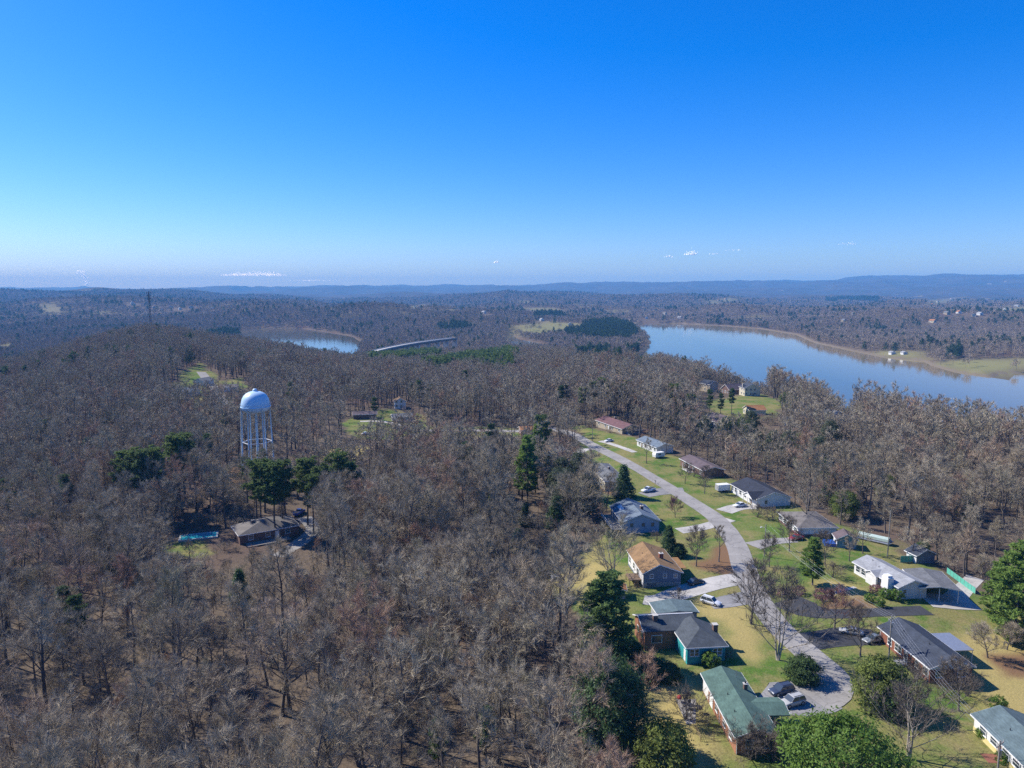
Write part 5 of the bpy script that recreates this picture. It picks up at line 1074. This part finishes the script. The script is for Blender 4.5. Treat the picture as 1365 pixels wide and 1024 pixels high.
for a in [
    ('pine_tall', 703, 668, 'pine_tree', 'tall bright green pine standing above the bare wood', 1.08, 0), ('pine_tuft', 722, 618, 'pine_tree', 'green topped pine just behind the tall bright pine', 1.1, 1.), ('pine_tall', 715, 625, 'pine_tree', 'slim green pine beside the green topped pine', .85, 4.),
    ('pine_broad', 806, 893, 'pine_tree', 'big full green pine beside teal house back lawn', .98, .5, 'tree', None, 1.12), ('magnolia', 816, 1004, EV, 'large dark glossy evergreen at straw lawn edge', 1.0, 0, 'tree', None, .86), 
    ('holly', 884, 1040, EV, 'yellow green conical evergreen on straw lawn', .95, 0), ('broadleaf', 1122, 1062, EV, 'broad bright green evergreen filling the lower edge', .9, 0), ('holly', 1172, 943, EV, 'yellow green evergreen by the looping drive end', .95, 1.),
    ('shrub_dark', 1070, 908, EV, 'dark round evergreen shrub beside drive loop', .82, 0), ('shrub_dark', 1185, 950, EV, 'dark green evergreen behind the yellow green one', 1.0, 2.), ('pine_broad', 1352, 858, 'pine_tree', 'tall dense pine at rear lawn corner', 1.05, 2.), ('pine_broad', 1392, 862, 'pine_tree', 'bright dense pine past the rear lawn corner', 1.05, 4.),
    ('pine_broad', 1330, 830, 'pine_tree', 'grey green pine by concrete drive end', .72, 1.), ('cedar', 722, 802, 'cedar_tree', 'dark cone shaped cedar beside the raised coop', .95, 0), ('cedar', 891, 740, 'cedar_tree', 'dark cedar between blue house and tan brown roof', .9, 1., ), ('shrub_dark', 904, 742, 'evergreen_shrub', 'purple brown dense shrub beside dark cedar', .62, 1.),
    ('cedar', 831, 663, 'cedar_tree', 'dark cedar against cream walled hip roofed house', 1.25, 2.), ('pine_tall', 1083, 780, 'pine_tree', 'green pine on lawn below the garden shed', .54, 0, 'tree', None, .66), ('cedar', 741, 703, 'cedar_tree', 'narrow green cedar in the woods left of blue house', 1.1, 0),
    ('shrub_green', 947.5, 888, 'evergreen_shrub', 'round bright shrub at teal house wall', 1.1, 0), ('shrub_green', 1195, 800, 'evergreen_shrub', 'round green shrub by white chimney', 1., 0), ('shrub_green', 1181, 797, 'evergreen_shrub', 'small green shrub left of white chimney', .9, 0),
    ('shrub_green', 1160, 803, 'evergreen_shrub', 'dark green low hedge below white house', .8, 0), ('shrub_green', 1172, 808, 'evergreen_shrub', 'low hedge clump at black drive bend', .8, 2.), ('shrub_red', 1168, 790, 'shrub', 'red leaved shrub under front windows of white house', 1., 0),
    ('shrub_red', 1045, 795, 'shrub', 'rusty red shrub at black drive mouth', 1., 0), ('shrub_red', 1066, 792, 'shrub', 'round rusty red shrub on lawn near black drive', 1., 1.), ('shrub_red', 1094, 797, 'shrub', 'spiky red shrub beside curved footpath', 1.1, 2.),
    ('shrub_red', 1060, 716, 'shrub', 'bright red shrub by gravel drive end', 1., 0), ('shrub_green', 1311, 985, 'evergreen_shrub', 'clipped yellow shrub under yellow house windows', .7, 0), ('shrub_green', 1336, 1016, 'evergreen_shrub', 'clipped shrub beside brick stoop', .7, 2.),
    ('shrub_green', 1330, 945, 'evergreen_shrub', 'dark shrub at far corner of yellow house', .9, 2.), ('shrub_dark', 872, 905, 'evergreen_shrub', 'dark hedge in shade behind teal house', .7, 1.), ('shrub_dark', 892, 908, 'evergreen_shrub', 'second dark hedge clump behind teal house', .6, 3.),
    ('shrub_dark', 842, 880, 'evergreen_shrub', 'dark hedge beneath the big full pine', .7, 2.), ('cedar', 1107, 668, 'cedar_tree', 'dark green cedar behind tall pale bare tree', 1.1, 0), ('shrub_dark', 1230, 735, 'evergreen_shrub', 'dark shrub by the small blue shed', .5, 0),
]: tree_at(*a)
rp = random.Random(5)
for lab, grp, key, pts in [
    ('tufted pine in the woods below the water tower', 'pines left of the woods house', 'pine_tuft', [(172, 690), (190, 695), (207, 690), (216, 680), (240, 672), (247, 668)]),
    ('thin pine by the foot of the water tower', 'thin pines at the water tower', 'pine_thin', [(262, 640), (278, 632), (330, 662), (352, 655)]),
    ('tall bare trunked pine over the woods house roof', 'pines over the woods house', 'pine_tuft', [(350, 712), (368, 718), (378, 708), (418, 712), (432, 705), (452, 704), (466, 700), (410, 700)]),
    ('green topped pine in the row behind red roofed house', 'pines behind the red roof', 'pine_tuft', [(776, 556), (790, 553), (802, 550), (815, 552), (828, 550), (836, 546), (905, 566), (920, 570), (897, 560)]),
    ('ivy dark evergreen in wood behind roadside houses', 'dark evergreens behind roadside houses', 'holly', [(1040, 612), (1052, 620), (1064, 606), (1080, 612), (1095, 625), (1072, 630), (1030, 600), (985, 575), (1000, 580), (972, 580)]),
    ('small green pine in left foreground woods', 'small green pines in left woods', 'pine_thin', [(88, 850), (105, 868), (20, 700), (10, 690), (585, 1045), (648, 1030), (600, 715), (655, 705)]),
    ('yellow green evergreen in the far right bare wood', 'evergreens in the right wood', 'holly', [(1312, 578), (1322, 582), (1180, 660), (1125, 690), (1060, 545), (1048, 543)]),
    ('dark pine showing above distant bare trees', 'lone dark pines in the distance', 'pine_thin', [(753, 548), (748, 552), (388, 545), (524, 510), (548, 540), (560, 545), (575, 552), (620, 525), (960, 560), (975, 552), (945, 556)]),
]:
    for px_, py_ in pts: tree_at(key, px_, py_, 'pine_tree' if 'pine' in key else EV, lab, rp.uniform(.85, 1.1) * (1.18 if 'woods house' in lab or 'below the water tower' in lab else .75 if 'small' in lab else .9 if key == 'holly' else 1), rp.uniform(0, 6), 'tree', grp)

for key, nm, lab, grp, pts in [
    ('pine_thin', 'pine_tree', 'thin green pine scattered in the bare left woods', 'thin pines in the left woods', [(60, 610), (120, 640), (40, 560), (145, 585), (500, 560), (300, 585), (90, 700), (560, 640), (470, 640), (620, 640), (600, 605), (655, 610)]),
    ('cedar', 'cedar_tree', 'small dark cedar under the bare woodland trees', 'small cedars in the woods', [(640, 700), (690, 735), (665, 760), (610, 760), (560, 700), (150, 760), (240, 620), (745, 690), (700, 700), (320, 800), (480, 830), (1100, 640), (1150, 650), (1230, 640), (1290, 690), (1340, 650)]),
    ('ivy', 'evergreen_tree', 'ivy clad grey green tree in wood west of the road', 'ivy clad trees west of the road', [(600, 652), (622, 660), (750, 672), (755, 690), (770, 668), (645, 668), (785, 695), (585, 622), (575, 650), (610, 632), (640, 645), (735, 660), (742, 680), (595, 605)]),
    ('ivy', 'evergreen_tree', 'ivy clad dark tree in wood behind roadside houses', 'ivy clad trees behind roadside houses', [(880, 568), (895, 572), (842, 553), (908, 578), (925, 582), (818, 549), (938, 592), (1010, 613), (1030, 618), (1050, 624), (1070, 632), (1090, 636), (1104, 616), (1000, 598), (965, 596)])]:
    for px_, py_ in pts: tree_at(key, px_, py_, nm, lab, rp.uniform(.6, 1.0) * (1.25 if key == 'ivy' else 1), rp.uniform(0, 6), 'tree', grp)
# ------------------------------------------------------------------ woodland
CL = np.array([c[:3] for c in CLEAR])
SPARSE = [poly(p) for p in [[(360, 640), (440, 600), (560, 590), (700, 590), (700, 578), (430, 545), (300, 640)], [(690, 770), (760, 740), (800, 700), (790, 860), (740, 830)], [(280, 760), (440, 750), (440, 720), (260, 740)], [(280, 650), (420, 640), (420, 620), (290, 625)]]]
NOTREE = [poly(p) for p in [[(285, 725), (410, 715), (425, 760), (290, 775)], [(225, 715), (290, 705), (290, 745), (225, 755)], [(680, 668), (725, 668), (730, 700), (680, 705)], [(925, 552), (1035, 548), (1040, 585), (925, 590)], [(930, 515), (1020, 512), (1030, 552), (930, 556)],
      [(225, 515), (330, 505), (335, 540), (225, 550)], [(460, 560), (560, 555), (570, 590), (455, 600)], [(560, 574), (700, 574), (700, 600), (560, 600)], [(315, 628), (372, 628), (380, 650), (310, 650)], [(712, 600), (780, 600), (780, 635), (712, 625)], [(190, 470), (225, 468), (228, 480), (190, 484)], [(1095, 555), (1135, 552), (1140, 580), (1095, 585)]]]
LOWTREE = [poly(p) for p in [[(270, 730), (430, 715), (440, 840), (270, 845)], [(215, 730), (280, 730), (280, 800), (215, 800)], [(672, 668), (738, 668), (748, 780), (665, 780)], [(925, 560), (1040, 560), (1050, 610), (925, 610)], [(300, 640), (385, 640), (390, 680), (300, 680)], [(735, 720), (800, 700), (800, 760), (740, 770)], [(765, 800), (850, 800), (850, 960), (760, 960)]]]
def candidates(d0, d1, sp_, ang):
    t = math.tan(R(ang)); ys = np.arange(d0 * .45, d1, sp_); out = []
    nx_ = int(d1 * min(t, 1.3) / sp_) + 1; X, Y = np.meshgrid(np.arange(-nx_, nx_ + 1) * sp_, ys); x = X.ravel(); y = Y.ravel()
    x = x + rng.uniform(-.48, .48, x.shape) * sp_; y = y + rng.uniform(-.48, .48, x.shape) * sp_; d = np.hypot(x, y)
    k = (d >= d0) & (d < d1) & (np.abs(x) < t * y + 25); return x[k], y[k]
for t_ in np.linspace(-.05, 1.05, 16):
    q = BRA.lerp(BRB, t_)
    for f_ in (1, .97): FARCLR.append((q.x * f_, q.y * f_, 16))
def wooded(x, y, near):
    lawn, fl, st, di = cover(x, y); k = (lawn < .3) & ((fl < .35) | ((rng.random(x.shape) < .10) & (fbm(x, y, 50, 2, 66) > -.05)))
    for i_, P in enumerate(LAKES): k &= psd(x, y, P) < (-5 if i_ == 0 else -1.5)
    if not near:
        for cx_, cy_, r_ in FARCLR: k &= (x - cx_) ** 2 + (y - cy_) ** 2 > r_ * r_
    if near:
        for cx_, cy_, r_ in CL: k &= (x - cx_) ** 2 + (y - cy_) ** 2 > r_ * r_
        for P in SPARSE: k &= ~((psd(x, y, P) > 0) & (rng.random(x.shape) < .62))
    return k
def pxof(x, y, z):
    dz = z - CAM_H; c, s_ = math.cos(R(PITCH)), math.sin(R(PITCH)); zd = y * c - dz * s_; up = dz * c + y * s_
    return 682.5 + FPX * x / zd, 512 - FPX * up / zd, zd
x, y = candidates(62, 620, 6.1, 52); k = wooded(x, y, True); x, y = x[k], y[k]; z = H(x, y)
kk = ~((fbm(x, y, 38, 2, 91) > .30) & (rng.random(x.shape) < .6)); x, y, z = x[kk], y[kk], z[kk]
sc = rng.uniform(.9, 1.42, x.shape) * (1 + .35 * fbm(x, y, 70, 2, 55)); us = rng.random(x.shape) < .36; sc[us] *= rng.uniform(.32, .68, us.sum())
for P in NOTREE: sc = np.where(psd(x, y, P) > 0, np.minimum(sc, rng.uniform(.18, .32, sc.shape)), sc)
for P in LOWTREE: sc = np.where(psd(x, y, P) > 0, np.minimum(sc, rng.uniform(.3, .55, sc.shape)), sc)
kk = (sc > .26) | (rng.random(sc.shape) < .5); x, y, z, sc = x[kk], y[kk], z[kk], sc[kk]; rot = rng.uniform(0, 6.28, x.shape); var = rng.integers(0, NV, x.shape)
px_, py_, zd = pxof(x, y, z + 8 * sc)
vis = (px_ > -15) & (px_ < 1380) & (py_ < 1075) & (sc > .6)
order = np.argsort(np.where(vis, -sc / zd, 0)); pick = order[:262]; sel = np.zeros(x.shape, bool); sel[pick] = True
WL = ['bare grey tree with wide low crown in the woodland', 'tall bare tree with high crown in the woodland', 'bare twin stemmed tree in the woodland', 'narrow upright bare tree in the woodland', 'bare tree with flat spreading limbs in the woodland', 'small bare understorey tree in the woodland', 'bare three stemmed tree in the woodland']
LM = [(gp(265, 716), 'near the turquoise pool'), (gp(350, 715), 'near the drab roofed woods house'), (gp(345, 630), 'near the water tower'), (gp(806, 893), 'near the big full green pine'), (gp(740, 778), 'near the raised coop'), (gp(816, 1004), 'near the dark glossy evergreen'), (gp(703, 668), 'near the tall bright pine'),
      (gp(845, 700), 'near the blue sided house'), (gp(1240, 735), 'near the dark blue shed'), (gp(1110, 700), 'near the mauve roofed shed'), (gp(1010, 650), 'near the near black roof'), (gp(88, 850), 'near the small green left pines'), (gp(1350, 850), 'near the tall rear lawn pine')]
for i in np.nonzero(sel)[0]:
    dl = [(math.hypot(q.x - x[i], q.y - y[i]), t_) for q, t_ in LM]; dm, tm = min(dl); wh = tm if dm < 38 else 'in the open woodland away from buildings'
    lb = WL[var[i]].replace(' in the woodland', '') + ' ' + wh
    plant('bare%d' % var[i], (x[i], y[i], z[i]), BT, lb, 'tree', lb.replace('tree', 'trees', 1), rot[i], sc[i])
def joined(name, parts, mats):
    V = []; Fs = []; mi = []
    for j, mb in enumerate(parts): k = len(V); V += mb.v; Fs += [tuple(i + k for i in f) for f in mb.f]; mi += [j] * len(mb.f)
    me = bpy.data.meshes.new(name); me.from_pydata(V, [], Fs); [me.materials.append(M[q]) for q in mats]; me.polygons.foreach_set('material_index', mi); me.update(); return me
VC = bpy.data.collections.new('tree_variants'); VIDX = {}
def variant(key, me): VIDX[key] = len(VIDX); o = bpy.data.objects.new('v%03d' % VIDX[key], me); VC.objects.link(o)
for k in range(NV): t, c = TREE['bare%d' % k]; bm = bmesh.new(); bm.from_mesh(t); n0 = len(bm.faces); bm.from_mesh(c); me = bpy.data.meshes.new('near%d' % k); bm.to_mesh(me); bm.free(); me.materials.append(M['bark']); me.materials.append(M['twig']); me.polygons.foreach_set('material_index', [0] * n0 + [1] * (len(me.polygons) - n0)); variant('near%d' % k, me)
t, c = TREE['brush']; bm = bmesh.new(); bm.from_mesh(t); n0 = len(bm.faces); bm.from_mesh(c); me = bpy.data.meshes.new('brushv'); bm.to_mesh(me); bm.free(); me.materials.append(M['bark']); me.materials.append(M['twig']); me.polygons.foreach_set('material_index', [0] * n0 + [1] * (len(me.polygons) - n0)); variant('brush', me)
for k in range(5): variant('mid%d' % k, joined('mid%d' % k, bare_tree(500 + k, 15 + k, 5.2 + .3 * (k % 3), 8, 4, 4, 8, .085, .3), ['bark', 'twig']))
for k in range(4): variant('low%d' % k, low_tree(600 + k, 16, 6.0, 130, .22).mesh('low%d' % k, 'twig_far'))
for k in range(3): variant('vlow%d' % k, low_tree(650 + k, 17, 10, 70, .75).mesh('vlow%d' % k, 'twig_far'))
def low_pine(seed, Ht, Rd, n_, sz, m):
    r = random.Random(seed); C = MB(); C.tube([(0, 0, -.5), (0, 0, Ht * .6)], [.2, .1], 3, False)
    for i in range(n_):
        f = r.random() ** 1.2; az = r.uniform(0, 6.28); rad = Rd * (1 - f * .85) * math.sqrt(r.uniform(.2, 1)); needle_tuft(C, Vector((math.cos(az) * rad, math.sin(az) * rad, Ht * (.2 + .8 * f))), r, 2, sz)
    return C.mesh('low_pine', m)
for k in range(3): variant('epine%d' % k, low_pine(700 + k, 17, 4.6, 130, 1.9, 'needle_far'))
for k in range(2): variant('hpine%d' % k, low_pine(720 + k, 17, 4.6, 130, 1.9, 'needle_hill'))
ng = bpy.data.node_groups.new('scatter_trees', 'GeometryNodeTree')
ng.interface.new_socket('Geometry', in_out='INPUT', socket_type='NodeSocketGeometry'); ng.interface.new_socket('Geometry', in_out='OUTPUT', socket_type='NodeSocketGeometry')
gi = ng.nodes.new('NodeGroupInput'); go = ng.nodes.new('NodeGroupOutput'); ip = ng.nodes.new('GeometryNodeInstanceOnPoints'); ci = ng.nodes.new('GeometryNodeCollectionInfo')
ci.inputs['Collection'].default_value = VC; ci.inputs['Separate Children'].default_value = True; ci.inputs['Reset Children'].default_value = True; ip.inputs['Pick Instance'].default_value = True
def nattr(nm, ty): q = ng.nodes.new('GeometryNodeInputNamedAttribute'); q.data_type = ty; q.inputs['Name'].default_value = nm; return q.outputs['Attribute']
L_ = ng.links.new; L_(gi.outputs[0], ip.inputs['Points']); L_(ci.outputs[0], ip.inputs['Instance']); L_(nattr('variant', 'INT'), ip.inputs['Instance Index']); L_(nattr('rot', 'FLOAT_VECTOR'), ip.inputs['Rotation']); L_(nattr('size', 'FLOAT_VECTOR'), ip.inputs['Scale']); L_(ip.outputs[0], go.inputs[0])
def scatter(name, label, cat, x, y, z, var, rot, sx, sz):
    me = bpy.data.meshes.new(name); nn = len(x); me.vertices.add(nn); me.vertices.foreach_set('co', np.stack([x, y, z], 1).astype(np.float32).ravel())
    a = me.attributes.new('variant', 'INT', 'POINT'); a.data.foreach_set('value', var.astype(np.int32)); zr = np.zeros(nn)
    a = me.attributes.new('rot', 'FLOAT_VECTOR', 'POINT'); a.data.foreach_set('vector', np.stack([zr, zr, rot], 1).astype(np.float32).ravel())
    a = me.attributes.new('size', 'FLOAT_VECTOR', 'POINT'); a.data.foreach_set('vector', np.stack([sx, sx, sz], 1).astype(np.float32).ravel())
    o = bpy.data.objects.new(name, me); link(o, None, label, cat, None, 'stuff'); md = o.modifiers.new('scatter', 'NODES'); md.node_group = ng; print('SCATTER', name, nn); return o
XS = [[x[~sel], y[~sel], z[~sel], np.where(zd[~sel] < 260, VIDX['near0'] + var[~sel], VIDX['mid0'] + var[~sel] % 5), rot[~sel], sc[~sel], sc[~sel] * rng.uniform(.9, 1.1, (~sel).sum())]]
bx, by = candidates(62, 430, 5.0, 48); k = wooded(bx, by, True); bx, by = bx[k], by[k]
eg = np.full(bx.shape, -1e9)
for P in LAWN: eg = np.maximum(eg, psd(bx, by, P))
k = rng.random(bx.shape) < np.where(eg > -22, .75, .36); bx, by = bx[k], by[k]; bs = rng.uniform(.3, .85, bx.shape)
XS.append([bx, by, H(bx, by), np.full(bx.shape, VIDX['brush']), rng.uniform(0, 6.28, bx.shape), bs, bs * rng.uniform(.7, 1.2, bx.shape)])
# evergreen masses far off
EVP = [(poly(p), q) for p, q in [([(478, 486), (520, 479), (575, 477), (590, 485), (560, 491), (500, 497)], 'h'), ([(560, 499), (600, 491), (650, 480), (690, 478), (690, 488), (640, 499), (580, 507)], 'h'),
      ([(752, 446), (770, 436), (790, 433), (840, 436), (852, 448), (838, 458), (790, 456), (757, 452)], 'e'), ([(762, 476), (800, 470), (832, 474), (830, 484), (790, 484)], 'e'), ([(836, 470), (880, 468), (885, 484), (850, 486)], 'e'),
      ([(710, 420), (745, 418), (752, 426), (715, 427)], 'e'), ([(1100, 398), (1170, 396), (1172, 402), (1110, 404)], 'e'), ([(1258, 474), (1280, 470), (1285, 479), (1262, 480)], 'e'), ([(575, 440), (610, 432), (635, 440), (600, 446)], 'e'),
      ([(270, 450), (330, 446), (345, 452), (290, 456)], 'e'), ([(640, 500), (670, 490), (690, 500), (660, 512)], 'h')]]
def evergreen_mask(x, y):
    m_ = np.zeros(x.shape, int)
    for P, q in EVP: m_ = np.where(psd(x, y, P) > 0, 1 if q == 'e' else 2, m_)
    return m_
E_ = []
def band(d0, d1, sp_, ang, keys, s0, s1, pe):
    x, y = candidates(d0, d1, sp_, ang); k = wooded(x, y, False); x, y = x[k], y[k]; z = H(x, y); v = rng.integers(0, len(keys), x.shape); s_ = rng.uniform(s0, s1, x.shape); r_ = rng.uniform(0, 6.28, x.shape)
    em = evergreen_mask(x, y); cl = fbm(x, y, 140, 3, 77); isE = (em > 0) | (rng.random(x.shape) < pe * (1 + 6 * (cl > .30)))
    b_ = ~isE; XS.append([x[b_], y[b_], z[b_], np.array([VIDX[q] for q in keys])[v[b_]], r_[b_], s_[b_], s_[b_] * rng.uniform(.85, 1.1, b_.sum()) / (1.35 if sp_ > 14 else 1) * 1.05])
    E_.append([x[isE], y[isE], z[isE], np.where(em[isE] == 2, VIDX['hpine0'] + v[isE] % 2, VIDX['epine0'] + v[isE] % 3), r_[isE], s_[isE] * (1.2 if sp_ > 14 else 1), s_[isE]])
band(620, 1100, 6.8, 50, ['mid0', 'mid1', 'mid2', 'mid3', 'mid4'], .75, 1.1, .012)
band(1100, 2500, 10.5, 46, ['low0', 'low1', 'low2', 'low3'], .8, 1.2, .03)
band(2500, 6500, 19, 44, ['vlow0', 'vlow1', 'vlow2'], .8, 1.25, .05)
# sparse evergreens in the near wood
scatter('forest', 'leafless grey brown woodland massed over the hills', 'forest', *[np.concatenate([q[i] for q in XS]) for i in range(7)])
scatter('evergreen_wood', 'dark and mid green evergreen stands among the bare woodland', 'forest', *[np.concatenate([q[i] for q in E_]) for i in range(7)])

# ------------------------------------------------------------------ clouds and air
def cloud_mat(name, t):
    m, n, b = mat(name); b.inputs['Base Color'].default_value = (.97, .97, .97, 1); b.inputs['Roughness'].default_value = 1; b.inputs['Specular IOR Level'].default_value = 0
    tl = N(n, 'ShaderNodeBsdfTranslucent'); tl.inputs[0].default_value = (.97, .97, .97, 1); m2 = N(n, 'ShaderNodeMixShader'); m2.inputs[0].default_value = .82; n.links.new(b.outputs[0], m2.inputs[1]); n.links.new(tl.outputs[0], m2.inputs[2]); n.links.new(m2.outputs[0], n.nodes['Material Output'].inputs[0]); M[name] = m
cloud_mat('cloud', 0)
def cloud(label, px0, px1, py, hpx, dist=46000, name='cloud', vertical=False, m_=None):
    """a drift of white vapour shreds, densest at the core"""
    r = random.Random(int(px0)); kx = dist / FPX; c0 = ray_at((px0 + px1) / 2, py, dist); mb = MB(); wd = (px1 - px0) * kx; hh = hpx * kx
    n_ = int((5 if m_ else 15) * (px1 - px0) * max(1, hpx / 6) * (2 if vertical else 1) / 2); lob = [(r.uniform(-.8, .8), r.uniform(.5, 1.)) for _ in range(5)]
    for i in range(n_):
        if vertical: f = r.random(); c = Vector((-wd * .55 * f ** 1.5 + r.gauss(0, wd * (.05 + .13 * f)), r.gauss(0, wd * .15), hh * (2 * f - 1)))
        else: a, b_ = r.choice(lob); u = max(-1, min(1, a + r.gauss(0, .22))); c = Vector((u * wd / 2, r.gauss(0, wd * .1), abs(r.gauss(0, .42)) * hh * b_ * (1 - .7 * u * u)))
        s_ = r.uniform(.35, .9) * min(48, hh * .2); nn = (sd + Vector((r.gauss(0, .35), r.gauss(0, .35), r.gauss(0, .35)))).normalized(); a2 = perp(nn, r) * s_; b2 = nn.cross(a2); k = len(mb.v)
        mb.v.extend([tuple(c - a2), tuple(c - b2), tuple(c + a2), tuple(c + b2)]); mb.f.append((k, k + 1, k + 2, k + 3))
    mb.build(name, 'cloud', label=label, cat='cloud').location = c0
cloud('long thin white cloud low over the horizon', 298, 378, 367.5, 7); cloud('faint flat cloud streak over distant hills', 388, 452, 374.5, 3, m_='cloud_thin')
cloud('small bright cloud puff above the mountains', 912, 932, 340, 7); cloud('tiny cloud puff beside the bright cloud', 944, 958, 339, 4, m_='cloud_thin'); cloud('faint cloud wisp trailing the bright cloud', 968, 988, 334, 3, m_='cloud_thin')
cloud('small pale cloud left of the bright cloud', 882, 896, 343, 5, m_='cloud_thin'); cloud('lone cloud speck over the middle horizon', 658, 668, 350.5, 5); cloud('faint lilac cloud high over right mountains', 1118, 1148, 326, 4, m_='cloud_thin')
cloud('white smoke plume rising behind the left ridge', 108, 124, 370, 10, 46000, 'smoke_plume', True, 'cloud_thin')
ztop = TERRAIN_MAX + 25; print('HAZE TOP', ztop)
m, n, b = mat('haze'); n.nodes.remove(b); pv = N(n, 'ShaderNodeVolumePrincipled'); pv.inputs['Color'].default_value = (.14, .47, 1.0, 1); pv.inputs['Density'].default_value = 9.5e-5; pv.inputs['Absorption Color'].default_value = (.22, .22, .22, 1); pv.inputs['Anisotropy'].default_value = 0.
n.links.new(pv.outputs[0], n.nodes['Material Output'].inputs['Volume']); M['haze'] = m
MB().box(-20200, 20200, -20200, 20200, -56, max(ztop, 130)).build('haze', 'haze', label='pale blue haze filling the valley air', cat='haze', kind='stuff')
